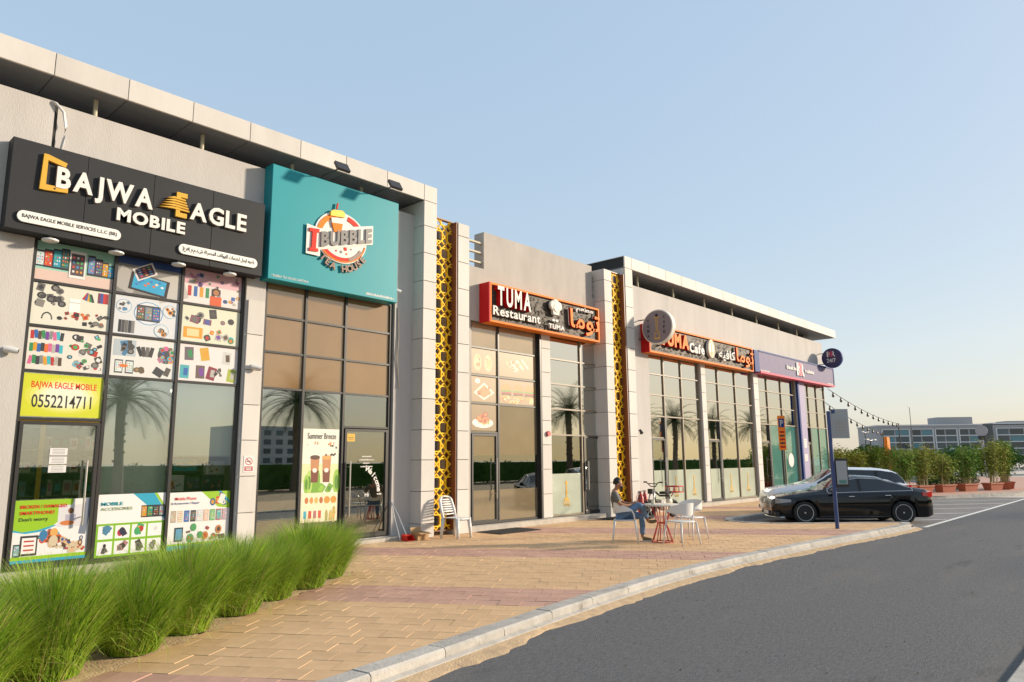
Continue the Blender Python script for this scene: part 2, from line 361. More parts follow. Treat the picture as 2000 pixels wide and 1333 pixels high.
# flat print: coloured shapes stacked by half millimetres on a sheet
class Print:
    def __init__(s, x0, x1, z0, z1, y, base, thick=.004):
        s.mb = MB(); s.x0, s.x1, s.z0, s.z1, s.y = x0, x1, z0, z1, y; s.k = 1
        s.mb.box(x0, x1, y, y+thick, z0, z1, col=lin(base))
    def P(s, u, v): return (s.x0+u*(s.x1-s.x0), s.z0+v*(s.z1-s.z0))
    def poly(s, pts, col):      # pts in metres, on the sheet
        y = s.y-.00005*s.k; s.k += 1; n = len(pts)
        s.mb.add([(p[0], y, p[1]) for p in pts], [tuple(range(n))], lin(col))
    def rect(s, u, v, du, dv, col, rot=0, skew=0):   # centre u,v and size in sheet fractions
        cx, cz = s.P(u, v); w, h = du*(s.x1-s.x0)/2, dv*(s.z1-s.z0)/2; c, q = math.cos(R(rot)), math.sin(R(rot))
        s.poly([(cx+a*w*c-b*h*q+skew*b*h, cz+a*w*q+b*h*c) for a, b in ((-1,-1),(1,-1),(1,1),(-1,1))], col)
    def ell(s, u, v, du, dv, col, n=14):
        cx, cz = s.P(u, v); w, h = du*(s.x1-s.x0)/2, dv*(s.z1-s.z0)/2
        s.poly([(cx+w*math.cos(2*math.pi*k/n), cz+h*math.sin(2*math.pi*k/n)) for k in range(n)], col)
    def phone(s, u, v, du, dv, case, screen, rot=0):
        s.rect(u, v, du, dv, case, rot); s.rect(u, v, du*.82, dv*.8, screen, rot)
        rr = random.Random(int(u*997+v*331))
        if du*(s.x1-s.x0) > .05:
            for i in range(3):
                for j in range(4):
                    a, b = (i-1)*du*.24, (j-1.5)*dv*.17; c, q = math.cos(R(rot)), math.sin(R(rot))
                    ax = (s.z1-s.z0)/(s.x1-s.x0)
                    s.rect(u+a*c-b*q*ax, v+a*q/ax+b*c, du*.13, dv*.08, rr.choice(['#e8a030','#4aa0d8','#f0f0f0','#e05040','#60c070']), rot)
    def front(s): return s.y-.00005*s.k-.0012
    def build(s, name, label, cat, group=None):
        cx = (s.x0+s.x1)/2; o = s.mb.build(name, 'print'); me = o.data
        for v in me.vertices: v.co = (v.co.x-cx, v.co.y-s.y, v.co.z-s.z0)
        o.location = (cx, s.y, s.z0); OFF[o.name] = Vector((cx, s.y, s.z0)); return tag(o, label, cat, group)
PAL = ['#c03028','#2a66b0','#e0a020','#2f8f56','#3a3a3e','#888a8c','#d86a9a','#40b8c8','#7a3fa0','#b8b4ac','#5a4636','#e87030']
# ---------------------------------------------------------------- ground, road, paving
def proj(p):
    v = Vector(p)-Vector((0, 0, 1.65)); d = v.dot(_f)
    if d <= .1: return (-9999, -9999)
    return (1000+1401.6*v.dot(_rt)/d, 666.5-1401.6*v.dot(_u2)/d)
def inside(p, poly):
    x, y = p; c = False; n = len(poly)
    for i in range(n):
        (x1, y1), (x2, y2) = poly[i], poly[i-1]
        if (y1 > y) != (y2 > y) and x < (x2-x1)*(y-y1)/(y2-y1)+x1: c = not c
    return c
def sheet(name, poly, z, m, kind='structure'):
    mb = MB(); mb.add([(x, y, z) for x, y in poly], [tuple(range(len(poly)))]); return tag(mb.build(name, m), kind=kind)
sheet('ground', [(-400, -900), (1500, -900), (1500, 1200), (-400, 1200)], -.16, 'far_sand')
road = sheet('road', [(-60, 1.0), (160, 1.0), (160, 5.2), (38, 5.2), (38, 9.6), (17.5, 9.6), (17.5, 5.9), (-60, 5.9)], -.13, 'asphalt')
sheet('parking_bay', [(18.0, 9.6), (18.0, 5.9), (20.7, 4.98), (37.6, 4.98), (37.6, 9.6)], -.126, 'asphalt_bay')
FK = [(-6, 3.45), (0, 4.33), (3.41, 4.84), (4.27, 4.97), (5.33, 5.13), (6.72, 5.34), (7.83, 5.47), (9.17, 5.60), (10.27, 5.65), (11.76, 5.66), (15.09, 5.50), (17.27, 5.28), (19.5, 5.12), (20.35, 5.12), (20.72, 5.32)]
BK = [(20.72, 5.32), (20.6, 5.62), (20.24, 6.05), (19.32, 7.0), (18.5, 7.9), (18.38, 8.5), (18.62, 9.1), (19.2, 9.42), (21.07, 9.45), (28, 9.42), (33.2, 9.4)]
PAVE = FK + BK[1:] + [(33.2, 12.7), (38.5, 12.7), (38.5, 13.5), (-6, 13.5)]
PAVE = FK + BK[1:] + [(38.4, 9.4), (38.4, 13.2), (-6, 13.2)]
BED = [(-6, 1.3), (6.55, 9.42), (6.85, 13.2), (-6, 13.2)]
pavement = sheet('pavement', PAVE, -.022, 'sand')
sheet('planting_bed', [(-6, 3.6), (-2.45, 3.98), (6.5, 9.48), (6.8, 12.62), (-6, 12.62)], -.012, 'soil')
mb = MB()      # raised sandy mound under the grasses
N = 26
rows = []
for i in range(N+1):
    s_ = i/N; ax, ay = -2.2+s_*8.6, 4.0+s_*8.6*.649+.05
    rows.append([(ax-.55*q*.9+random.uniform(-.05, .05), ay+.84*q*.9+random.uniform(-.05, .05), -.012+.07*math.sin(math.pi*min(1, (q+.08)/2.6))*random.uniform(.7, 1.2)) for q in (0, .35, .8, 1.4, 2.0, 2.6)])
for i in range(N):
    for j in range(5): mb.add([rows[i][j], rows[i+1][j], rows[i+1][j+1], rows[i][j+1]], [(0, 1, 2, 3)])
tag(mb.build('planting_bed_mound', 'soil', smooth=True), kind='structure')
mb = MB(); prev = None       # sand washed from the bed over the edge of the paving
for i in range(150):
    t_ = i/149; ex, ey = -2.4+t_*8.95, 3.63+t_*5.80
    if t_ > .985: ex, ey = 6.55, 9.42
    wo1 = .10+.16*abs(noise.noise(Vector((t_*14, 1, 0))))+.10*noise.noise(Vector((t_*60, 5, 0))); wi = .35
    row = [(ex+.545*wo1, ey-.839*wo1, .0012), (ex+.545*wo1*.4, ey-.839*wo1*.4, .008+.004*noise.noise(Vector((t_*90, 2, 0)))), (ex-.545*.1, ey+.839*.1, .014), (ex-.545*wi, ey+.839*wi, .02)]
    if prev:
        for k in range(3): mb.add([prev[k], row[k], row[k+1], prev[k+1]], [(0, 1, 2, 3)])
    prev = row
for i in range(40):
    t_ = i/39; ex, ey = 6.53+t_*.3, 9.35+t_*3.25; wo1 = .08+.12*abs(noise.noise(Vector((t_*9, 7, 0))))
    row = [(ex+wo1, ey, .0012), (ex+wo1*.4, ey, .009), (ex-.1, ey, .014), (ex-.4, ey, .012)]
    if i:
        for k in range(3): mb.add([prev[k], row[k], row[k+1], prev[k+1]], [(0, 1, 2, 3)])
    prev = row
tag(mb.build('washed_sand', 'sand', smooth=True), kind='stuff')
tv = Vector((math.cos(R(-57)), math.sin(R(-57)))); nv = Vector((math.cos(R(33)), math.sin(R(33))))
S = .275; g = .0018; bv = .0025
def paver_mesh(m):
    h = S/2-g; k = h-bv
    return MB().add([(-h,-h,-.03),(h,-h,-.03),(h,h,-.03),(-h,h,-.03),(-h,-h,-bv),(h,-h,-bv),(h,h,-bv),(-h,h,-bv),(-k,-k,0),(k,-k,0),(k,k,0),(-k,k,0)],
        [(8,9,10,11),(4,5,9,8),(5,6,10,9),(6,7,11,10),(7,4,8,11),(0,1,5,4),(1,2,6,5),(2,3,7,6),(3,0,4,7)])
PM = {k: paver_mesh(k).mesh('paver', k) for k in ('paver_tan', 'paver_pink')}
cand = []; trimmed = []; KP = [Vector(p) for p in FK+BK[1:]]; KSEG = list(zip(KP, KP[1:]))
for j in range(-10, 180):
    v = (j+.5)*S
    for i in range(-160, 160):
        u = (i+(.5 if j % 2 else 0))*S
        c = tv*u+nv*v
        if not (-1 < c.x < 38.4 and 4 < c.y < 13.1): continue
        if not inside((c.x, c.y), PAVE) or inside((c.x, c.y), BED): continue
        px, py = proj((c.x, c.y, 0))
        if not (-120 < px < 2100 and 880 < py < 1450): continue
        near = 0 < px < 2000 and py < 1333
        # keep pavers clear of the kerb stones
        pink = (v % 4.2) < 1.22
        q = [c+tv*(a*(S/2-g))+nv*(b*(S/2-g)) for a, b in ((-1, -1), (1, -1), (1, 1), (-1, 1))]; cut = False
        for (ea, eb) in KSEG:      # trim pavers that meet the kerb
            if min(abs(ea.x-c.x), abs(eb.x-c.x)) > 3 and not (min(ea.x, eb.x)-.5 < c.x < max(ea.x, eb.x)+.5): continue
            d = (eb-ea); L_ = d.length; d = d/L_; tt = (c-ea).dot(d)
            if not (-.25 < tt < L_+.25): continue
            nn = Vector((-d.y, d.x)); off = lambda p: (p-ea).dot(nn)-.2
            if (c-ea).dot(nn) > .45 or (c-ea).dot(nn) < -.3 or all(off(p) >= 0 for p in q): continue
            out = []; cut = True
            for k in range(len(q)):
                a_, b_ = q[k], q[(k+1) % len(q)]; fa, fb = off(a_), off(b_)
                if fa >= 0: out.append(a_)
                if (fa >= 0) != (fb >= 0): out.append(a_+(b_-a_)*(fa/(fa-fb)))
            q = out
            if len(q) < 3: break
        if len(q) < 3: continue
        if cut: trimmed.append((pink, q)); continue
        cand.append((0 if near else 1, c.length, c.x, c.y, pink))
cand.sort()
far_t, far_p = MB(), MB(); base = paver_mesh('x'); rot = R(-57); cr, sr = math.cos(rot), math.sin(rot)
for k, (nf, d, x, y, pink) in enumerate(cand):
    dz = random.uniform(-.003, .002)
    if k < 300:
        o = link('paver', PM['paver_pink' if pink else 'paver_tan'], pavement); o.location = (x, y, dz); o.rotation_euler = (random.uniform(-.004, .004), random.uniform(-.004, .004), rot)
    else:
        (far_p if pink else far_t).add([(x+a*cr-b*sr, y+a*sr+b*cr, z+dz) for a, b, z in base.v], base.f)
for pink, q in trimmed:
    z = random.uniform(-.003, .001); (far_p if pink else far_t).add([(p.x, p.y, z) for p in q]+[(p.x, p.y, -.03) for p in q], [tuple(range(len(q)))]+[(k, len(q)+k, len(q)+(k+1) % len(q), (k+1) % len(q)) for k in range(len(q))])
tag(far_t.build('tan_paving', 'paver_tan', pavement), kind='stuff')
tag(far_p.build('pink_paving', 'paver_pink', pavement), kind='stuff')
# kerbs
def resample(pts, step):
    pts = [Vector(p) for p in pts]; out = [pts[0].copy()]; need = step
    for a, b in zip(pts, pts[1:]):
        L = (b-a).length; pos = 0
        while L-pos >= need:
            pos += need; out.append(a+(b-a)*(pos/L)); need = step
        need -= L-pos
    if (out[-1]-pts[-1]).length > .15: out.append(pts[-1].copy())
    return out
def kerb(name, pts, step, label_mat='kerb', width=.21, ztop=.008, zbot=-.16, inside_left=True):
    root = bpy.data.objects.new(name, None); COL.objects.link(root); tag(root, kind='structure')
    q = resample(pts, step); nrm = []
    for i in range(len(q)):
        d = (q[min(i+1, len(q)-1)]-q[max(i-1, 0)]).normalized(); nn = Vector((-d.y, d.x)); nrm.append(nn if inside_left else -nn)
    for i in range(len(q)-1):
        a, b = q[i], q[i+1]; d = (b-a).normalized()*.005; a = a+d; b = b-d; na, nb = nrm[i]*width, nrm[i+1]*width; c = .022
        ja, jb = random.uniform(-.004, .004), random.uniform(-.004, .004)
        def ring(p, nn, j):
            n1 = nn.normalized()
            return [(p.x, p.y, zbot), (p.x, p.y, ztop-c+j), (p.x+n1.x*c, p.y+n1.y*c, ztop+j), (p.x+nn.x, p.y+nn.y, ztop+j), (p.x+nn.x, p.y+nn.y, zbot)]
        mid = []
        mb = MB(); ra, rb = ring(a, na, ja), ring(b, nb, jb)
        mb.add(ra+rb, [(k, k+1, k+6, k+5) for k in range(4)] + [(4, 3, 2, 1, 0), (5, 6, 7, 8, 9)])
        mb.build('kerb_stone', label_mat, root)
    return root
kerb('front_kerb', FK[1:], .92)
kerb('bay_kerb', BK, .5)
# lower gutter course under the kerb and sand drifted along it
gut = MB(); pts = resample(FK[1:], .5)
dr = MB(); edge = []
for i, p in enumerate(pts):
    d = (pts[min(i+1, len(pts)-1)]-pts[max(i-1, 0)]).normalized(); nn = Vector((d.y, -d.x)); edge.append((p, nn))
for (p, a), (q, b) in zip(edge, edge[1:]):
    gut.add([(p.x+a.x*.004, p.y+a.y*.004, -.07), (p.x+a.x*.05, p.y+a.y*.05, -.085), (p.x+a.x*.055, p.y+a.y*.055, -.16), (q.x+b.x*.004, q.y+b.y*.004, -.07), (q.x+b.x*.05, q.y+b.y*.05, -.085), (q.x+b.x*.055, q.y+b.y*.055, -.16)], [(0, 1, 4, 3), (1, 2, 5, 4)])
tag(gut.build('gutter_course', 'kerb'), kind='structure')
sub = resample(FK[1:], .09); prev = None
for i, p in enumerate(sub):
    d = (sub[min(i+1, len(sub)-1)]-sub[max(i-1, 0)]).normalized(); nn = Vector((d.y, -d.x))
    wd = .06+.15*max(0, noise.noise(Vector((p.x*.9, 3, 0)))+.5)+.07*noise.noise(Vector((p.x*5, 9, 0))); wd = max(.04, wd)
    row = [(p.x+nn.x*t, p.y+nn.y*t, -.129+hh) for t, hh in ((.045, .035), (.05+wd*.4, .022+.008*noise.noise(Vector((p.x*9, 1, 0)))), (.05+wd*.8, .010), (.05+wd, -.0005))]
    if prev:
        for k in range(3): dr.add([prev[k], prev[k+1], row[k+1], row[k]], [(0, 1, 2, 3)])
    prev = row
tag(dr.build('sand_drift', 'sand', smooth=True), kind='stuff')
peb = MB()       # grit and pebbles on the road
for k in range(420):
    x = random.uniform(2, 26)**1.0; t = random.random()
    y = 5.0+.02*x-abs(random.gauss(0, .35)) if k < 260 else random.uniform(1.4, 5)
    r = random.uniform(.004, .014); z = -.129
    if inside((x, y), PAVE): continue
    peb.add([(x-r, y, z), (x, y-r, z), (x+r, y, z), (x, y+r*.8, z), (x, y, z+r)], [(0, 1, 4), (1, 2, 4), (2, 3, 4), (3, 0, 4)])
tag(peb.build('road_grit', 'soil'), kind='stuff')
# painted lines
sheet('edge_line', [(20.95, 4.96), (60, 4.96), (60, 5.08), (20.95, 5.08)], -.121, 'line_white')
for k in range(6):
    x0 = 23.9+k*3.1; d = Vector((-.788, .616)); nn = Vector((.616, .788))*.05
    a = Vector((x0, 5.15)); b = a+d*5.2
    sheet('bay_line', [(a-nn).to_tuple(), (a+nn).to_tuple(), (b+nn).to_tuple(), (b-nn).to_tuple()], -.121, 'line_white')
# opposite footway under the camera
sheet('opposite_footway', [(-60, 1.06), (160, 1.06), (160, -5), (-60, -5)], -.085, 'paver_tan')
kerb('opposite_kerb', [(2, 1.22), (30, 1.22)], .95, inside_left=False, ztop=-.078)
sheet('verge', [(-60, -5), (160, -5), (160, -40), (-60, -40)], -.09, 'soil')
# island with planters beyond the bays
ISL = [(33.2, 9.4), (33.9, 8.4), (35.2, 7.7), (40.4, 5.75), (43, 5.3), (70, 5.3), (70, 16), (38.4, 16), (38.4, 9.4)]
sheet('island_paving', ISL, -.004, 'paver_pink')
kerb('island_kerb', ISL[:6], 1.0, ztop=.004)
# ---------------------------------------------------------------- buildings
YG, YW, YC = 12.70, 12.60, 12.25      # glass, wall face, cladding face
ROWS = [.15, 2.33, 3.05, 3.75, 4.45, 5.12]
def wall_boxes(mb, x0, x1, z0, z1, holes, y0=YW, y1=YW+.3):
    xs = sorted({x0, x1, *[h[0] for h in holes], *[h[1] for h in holes]}); zs = sorted({z0, z1, *[h[2] for h in holes], *[h[3] for h in holes]})
    xs = [x for x in xs if x0 <= x <= x1]; zs = [z for z in zs if z0 <= z <= z1]
    for xa, xb in zip(xs, xs[1:]):
        run = None
        for za, zb in zip(zs, zs[1:]):
            cx, cz = (xa+xb)/2, (za+zb)/2
            if any(h[0] < cx < h[1] and h[2] < cz < h[3] for h in holes):
                if run: mb.box(xa, xb, y0, y1, *run); run = None
            else: run = (run[0], zb) if run else (za, zb)
        if run: mb.box(xa, xb, y0, y1, *run)
def panels(parent, x0, x1, zs, y, m='panel', name='cladding_panel', depth=.03, gap=.006):
    for za, zb in zip(zs, zs[1:]): MB().bbox(x0+gap, x1-gap, y, y+depth, za+gap, zb-gap, .004).build(name, m, parent)
def column(parent, x0, x1, y0, y1, ztop, zs, m='panel'):
    c = MB().box(x0+.02, x1-.02, y0+.02, y1, 0, ztop-.01).build('column', 'joint', parent)
    panels(c, x0, x1, zs, y0, m)
    for za, zb in zip(zs, zs[1:]):       # side returns (facing the camera side)
        MB().box(x0, x0+.02, y0+.032, y1, za+.006, zb-.006).build('side_panel', m, c)
        MB().box(x1-.02, x1, y0+.032, y1, za+.006, zb-.006).build('side_panel', m, c)
    return c
CJ = [0, .30, .99, 1.67, 2.33, 3.02, 3.70, 4.38, 5.07, 5.72, 6.38, 7.03]
def bar(mb, x0, x1, z0, z1, y0=YG-.05, y1=YG+.05): mb.box(x0, x1, y0, y1, z0, z1)
def window(parent, xs, rows, panes, fm='frame', name='window', bw=.05, skip=()):
    # xs: mullion centres, rows: transom centres; panes[(col,row)] = material or None; frame is the part, panes and bars its sub-parts
    f = MB(); b = bw/2
    bar(f, xs[0]-b, xs[0]+b, rows[0]-b, rows[-1]+b); bar(f, xs[-1]-b, xs[-1]+b, rows[0]-b, rows[-1]+b)
    bar(f, xs[0]+b, xs[-1]-b, rows[-1]-b, rows[-1]+b); bar(f, xs[0]+b, xs[-1]-b, rows[0]-b, rows[0]+b)
    fr = f.build(name, fm, parent)
    for i in range(len(xs)-1):
        x0, x1 = xs[i]+b, xs[i+1]-b
        if i: MB().box(xs[i]-b, xs[i]+b, YG-.05, YG+.05, rows[0]+b, rows[-1]-b).build('mullion', fm, fr)
        zc = [r for k, r in enumerate(rows) if (i, k) not in skip]
        for k in range(1, len(rows)-1):
            if (i, k) in skip: continue
            MB().box(x0, x1, YG-.042, YG+.042, rows[k]-b*.8, rows[k]+b*.8).build('transom', fm if fm != 'frame' else 'frame', fr)
        for za, zb in zip(zc, zc[1:]):
            k = rows.index(za); m = panes(i, k)
            if m: MB().box(x0-.005, x1+.005, YG-.006, YG+.006, za+b*.7, zb-b*.7).build('pane', m, fr)
    return fr
def door(parent, x0, x1, z0, z1, m, hx, hz0, hz1, fm='frame', mid=None):
    f = MB(); b = .05; y0, y1 = YG-.07, YG+.02
    f.box(x0, x0+b, y0, y1, z0, z1); f.box(x1-b, x1, y0, y1, z0, z1); f.box(x0+b, x1-b, y0, y1, z1-b, z1); f.box(x0+b, x1-b, y0, y1, z0, z0+.09)
    d = f.build('door', fm, parent)
    if mid:
        zz = z0+.09
        for z_, mm in mid: MB().box(x0+b, x1-b, YG-.035, YG-.022, zz, z_).build('pane', mm, d); zz = z_
    else: MB().box(x0+b, x1-b, YG-.035, YG-.022, z0+.09, z1-b).build('pane', m, d)
    h = MB().tube([(hx, y0-.07, hz0), (hx, y0-.07, hz1)], .017, 10); h.tube([(hx, y0-.07, hz0+.12), (hx, y0+.01, hz0+.12)], .01, 8); h.tube([(hx, y0-.07, hz1-.12), (hx, y0+.01, hz1-.12)], .01, 8)
    h.build('handle', 'steel', d, smooth=True, flat_angle=40); return d
def room(parent, x0, x1, z1=5.2, depth=5.0, m='interior'):
    r = MB(); y0, y1 = YW+.31, YW+depth
    r.box(x0, x1, y1, y1+.1, 0, z1); r.box(x0-.1, x0, y0, y1, 0, z1); r.box(x1, x1+.1, y0, y1, 0, z1); r.box(x0, x1, y0, y1, z1, z1+.1); r.box(x0, x1, y0, y1, .0, .08)
    return r.build('interior_wall', m, parent)
def canopy(parent, x0, x1, joints, ztop=8.02, zbot=7.64, y0=YC, back=16.5, posts=(), wall_top=7.34, end=None):
    slab = MB().box(x0+.03, x1-.03, y0+.05, back, zbot+.03, ztop-.02).build('roof_slab', 'joint', parent)
    js = [x0]+joints+[x1]
    for a, b in zip(js, js[1:]):
        MB().bbox(a+.005, b-.005, y0, y0+.04, zbot, ztop, .005).build('fascia_panel', 'panel', slab)
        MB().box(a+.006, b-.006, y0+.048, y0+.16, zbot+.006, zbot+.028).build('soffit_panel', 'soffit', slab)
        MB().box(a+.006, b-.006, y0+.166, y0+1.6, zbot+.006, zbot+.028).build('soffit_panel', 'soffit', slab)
        MB().box(a+.005, b-.005, y0+.045, back, ztop-.02, ztop).build('roof_panel', 'panel', slab)
    for p in posts: MB().tube([(p, y0+.42, wall_top-.02), (p, y0+.42, zbot+.01)], .035, 10).build('roof_post', 'post_cream', slab)
    return slab
# --- building with the phone shop and the tea shop
bA = thing('shop_building', (3.5, 12.6, 0), 'nearest grey rendered block holding the phone shop and the teal signed shop', 'building', 'shop blocks along the pavement')
mbw = MB(); wall_boxes(mbw, -5, 10.36, 0, 7.34, [(2.87, 6.33, .1, 5.15), (6.72, 9.84, .08, 5.15)])
mbw.box(-5, 10.36, YW+.302, YW+.5, 5.2, 7.3)
wA = mbw.build('wall', 'plaster', bA)
MB().box(-5, 2.95, YW-.035, YW-.001, 5.2, 7.36).build('wall_step', 'plaster', wA)
MB().box(2.955, 3.0, YW-.012, YW-.001, 6.3, 7.339).build('wall_joint', 'joint', wA)
MB().box(-5, 7.0, YW-.16, YW-.002, -.02, .12).build('plinth', 'concrete', wA)
MB().box(8.5, 10.36, YW-.24, YW-.002, -.02, .07).build('door_step', 'concrete', wA)
panels(wA, 6.36, 6.70, [.12, .75, 1.4, 2.05, 2.70, 3.35, 4.02, 4.68], YW-.032)
cv = canopy(bA, -5, 10.76, [-3.7, -2.62, -1.53, -.44, .65, 1.73, 2.82, 3.90, 4.98, 6.06, 7.13, 8.21, 9.29, 10.36], posts=[.6, 2.0, 3.55, 5.35, 7.2, 8.9])
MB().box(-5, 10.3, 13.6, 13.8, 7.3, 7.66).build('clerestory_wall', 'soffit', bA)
column(bA, 10.36, 10.76, YC, YC+1.0, 7.64, CJ+[7.635])
def pA(i, k):
    if k >= 2: return 'glass_clear'
    if i == 0: return None
    return 'glass_clear'
wn = window(bA, [2.90, 4.07, 5.17, 6.30], [.15, 2.33, 3.05, 3.75, 4.45, 5.12], lambda i, k: 'glass_clear' if (i or k) else None, skip={(1, 1), (2, 1)})
door(bA, 2.93, 4.03, .13, 2.29, 'glass_clear', 3.86, .72, 1.70)
wn2 = window(bA, [6.76, 7.65, 8.60, 9.78], [.12, 2.36, 3.05, 3.75, 4.45, 5.12], lambda i, k: 'glass_brown' if k >= 2 else ('glass_dark' if i == 2 and k == 1 else 'glass_clear' if (i < 2) else None), fm='frame', skip={(0, 1), (1, 1)})
door(bA, 8.64, 9.74, .1, 2.32, 'glass_dark', 8.74, .55, 1.66)
room(bA, 2.5, 6.45); room(bA, 6.6, 10.2)
# --- restaurant
bB = thing('restaurant_building', (15, 12.6, 0), 'lower middle block with raised plain parapet and barred slots beside it', 'building', 'shop blocks along the pavement')
mbw = MB(); wall_boxes(mbw, 11.80, 17.9, 0, 6.49, [(12.2, 14.83, .1, 5.1), (15.27, 17.86, .1, 5.12)])
wB = mbw.build('wall', 'plaster_rest', bB)
MB().box(12.67, 17.33, YW, YW+.35, 6.49, 7.48).build('parapet', 'plaster_rest', wB)
for x0, x1 in ((11.8, 12.67), (17.33, 17.9)):
    for z in (6.66, 6.92, 7.18): MB().box(x0, x1+.02, YW+.05, YW+.13, z-.022, z+.022).build('slot_bar', 'post_cream', wB)
MB().box(11.8, 17.9, YW+1.6, YW+1.8, 6.3, 6.9).build('rear_upstand', 'plaster_rest', wB)
MB().box(11.8, 17.9, YW+.35, YW+4, 6.25, 6.4).build('roof', 'soffit', wB)
MB().box(12.0, 18.0, YW-.26, YW-.002, -.02, .12).build('step', 'concrete', wB)
column(bB, 11.44, 11.82, YC, YC+.9, 7.36, CJ+[7.355])
column(bB, 17.47, 17.87, YC, YC+.9, 7.38, CJ+[7.375])
panels(wB, 14.86, 15.25, [.13, .75, 1.4, 2.05, 2.70, 3.35, 4.02, 4.68, 5.1], YW-.032)
window(bB, [12.25, 13.25, 14.78], ROWS, lambda i, k: ('glass_cream' if k >= 2 else 'glass_olive' if k == 1 and i == 0 else None), fm='frame', skip={(1, 1)} )
fx = [w_ for w_ in COL.objects if w_.parent == bB and w_.name.startswith('window')][0]
for za, zb, m in ((.18, .93, 'glass_olive'), (.93, 1.79, 'glass_dark'), (1.79, 3.03, 'glass_olive')): MB().box(13.28, 14.75, YG-.016, YG-.008, za, zb).build('pane', m, fx)
door(bB, 12.28, 13.18, .13, 2.30, 'glass_olive', 13.08, .72, 1.70, mid=[(.93, 'glass_olive'), (1.77, 'glass_dark'), (2.25, 'glass_olive')])
MB().box(14.80, 14.86, YW-.03, YW+.1, .1, 5.1).build('jamb_strip', 'frame', wB)
f2 = window(bB, [15.29, 16.73, 17.80], ROWS, lambda i, k: 'glass_mirror' if k else None, fm='frame_tan')
for za, zb, m in ((.18, 1.27, 'glass_frost'), (1.27, 2.31, 'glass_dark')): MB().box(15.32, 16.70, YG-.006, YG+.006, za, zb).build('pane', m, f2)
door(bB, 16.78, 17.76, .13, 2.31, 'glass_dark', 16.88, .8, 1.6)
room(bB, 12.0, 17.9)
MB().tube([(15.08, YW-.09, 2.35), (15.08, YW-.03, 2.35)], .07, 16).build('alarm_bell', 'red_bell', wB)
# --- cafe block
bC = thing('cafe_building', (28, 12.6, 0), 'far grey block under long pale fascia with the round signs', 'building', 'shop blocks along the pavement')
mbw = MB(); wall_boxes(mbw, 18.9, 36.6, 0, 7.28, [(20.38, 23.84, .1, 5.14), (24.22, 28.28, .1, 5.14), (28.76, 32.80, .1, 5.14), (33.75, 36.6, .1, 5.14)])
mbw.box(18.9, 36.6, YW+.302, YW+.5, 5.2, 7.25); mbw.box(36.3, 36.6, YW+.302, 20, 0, 7.25)
wC = mbw.build('wall', 'plaster', bC)
canopy(bC, 18.62, 37.7, [19.02]+[20.07+1.055*k for k in range(17)], posts=[20.0, 22.3, 24.6, 26.9, 29.2, 31.5, 33.6], wall_top=7.28, back=19)
MB().box(19.0, 35.2, 13.6, 13.8, 7.2, 7.66).build('clerestory_wall', 'soffit', bC)
MB().box(35.4, 35.9, 13.0, 13.5, 7.2, 7.66).build('corner_pier', 'soffit', bC)
cD = column(bC, 18.62, 19.05, YC, YC+.5, 7.64, CJ+[7.635])
MB().box(18.62, 18.66, YC+.5, 19, 0, 7.64).build('end_wall', 'soffit', bC)
for k in range(4):
    MB().box(18.60, 18.62, YC+.52+k*1.5, YC+2.0+k*1.5, 7.30, 7.63).build('end_panel', 'soffit', bC)
MB().box(19.0, 37.0, YW-.25, YW-.002, -.02, .12).build('step', 'concrete', wC)
for a, b in ((23.86, 24.20), (28.30, 28.74)): panels(wC, a, b, [.13, .75, 1.4, 2.05, 2.70, 3.35, 4.02, 4.68, 5.12], YW-.032)
MB().box(32.82, 32.98, YW-.10, YW-.002, .1, 5.12).build('blue_pier_edge', 'br_blue', wC)
MB().box(32.98, 33.73, YW-.06, YW-.002, .1, 5.12).build('lilac_pier', 'lilac_wall', wC)
def wnd(xs, kind):
    fr = window(bC, xs, [.15, 2.34, 3.05, 3.76, 4.45, 5.12], lambda i, k: 'glass_mirror' if (k >= 2 or (k == 1 and i == 0)) else None, fm='frame_tan', skip={(1, 1), (2, 1)})
    for i in (1, 2):
        x0, x1 = xs[i]+.02, xs[i+1]-.02
        if kind == 'cafe': lay = ((.18, 1.28, 'glass_frost'), (1.28, 3.03, 'glass_mirror'))
        else: lay = ((.18, 3.03, 'glass_teal'),)
        for za, zb, m in lay: MB().box(x0, x1, YG-.006, YG+.006, za, zb).build('pane', m, fr)
    door(bC, xs[0]+.03, xs[1]-.10, .13, 2.31, 'glass_dark', xs[1]-.2, .8, 1.7, mid=[(1.28, 'glass_frost'), (2.26, 'glass_clear')] if kind == 'cafe' else None)
    MB().box(xs[1]-.10, xs[1]+.02, YG-.08, YG+.03, .13, 3.03).build('door_post', 'frame', fr)
wnd([20.42, 21.38, 22.57, 23.80], 'cafe'); wnd([24.26, 25.32, 26.78, 28.22], 'cafe'); wnd([28.79, 29.80, 31.27, 32.75], 'ice'); wnd([33.78, 34.44, 35.5, 36.55], 'ice')
room(bC, 19.2, 28.5); room(bC, 28.7, 36.2)
cu = MB()       # curtains behind the cafe glass
for x0, x1 in ((22.65, 23.7), (25.5, 26.6), (27.2, 28.1)):
    n = 18; vs = []
    for k in range(n+1):
        x = x0+(x1-x0)*k/n; y = YG+.22+.04*math.sin(k*2.1); vs += [(x, y, .3), (x, y, 4.4)]
    cu.add(vs, [(2*k, 2*k+2, 2*k+3, 2*k+1) for k in range(n)])
cu.build('curtain', 'blind', bC)
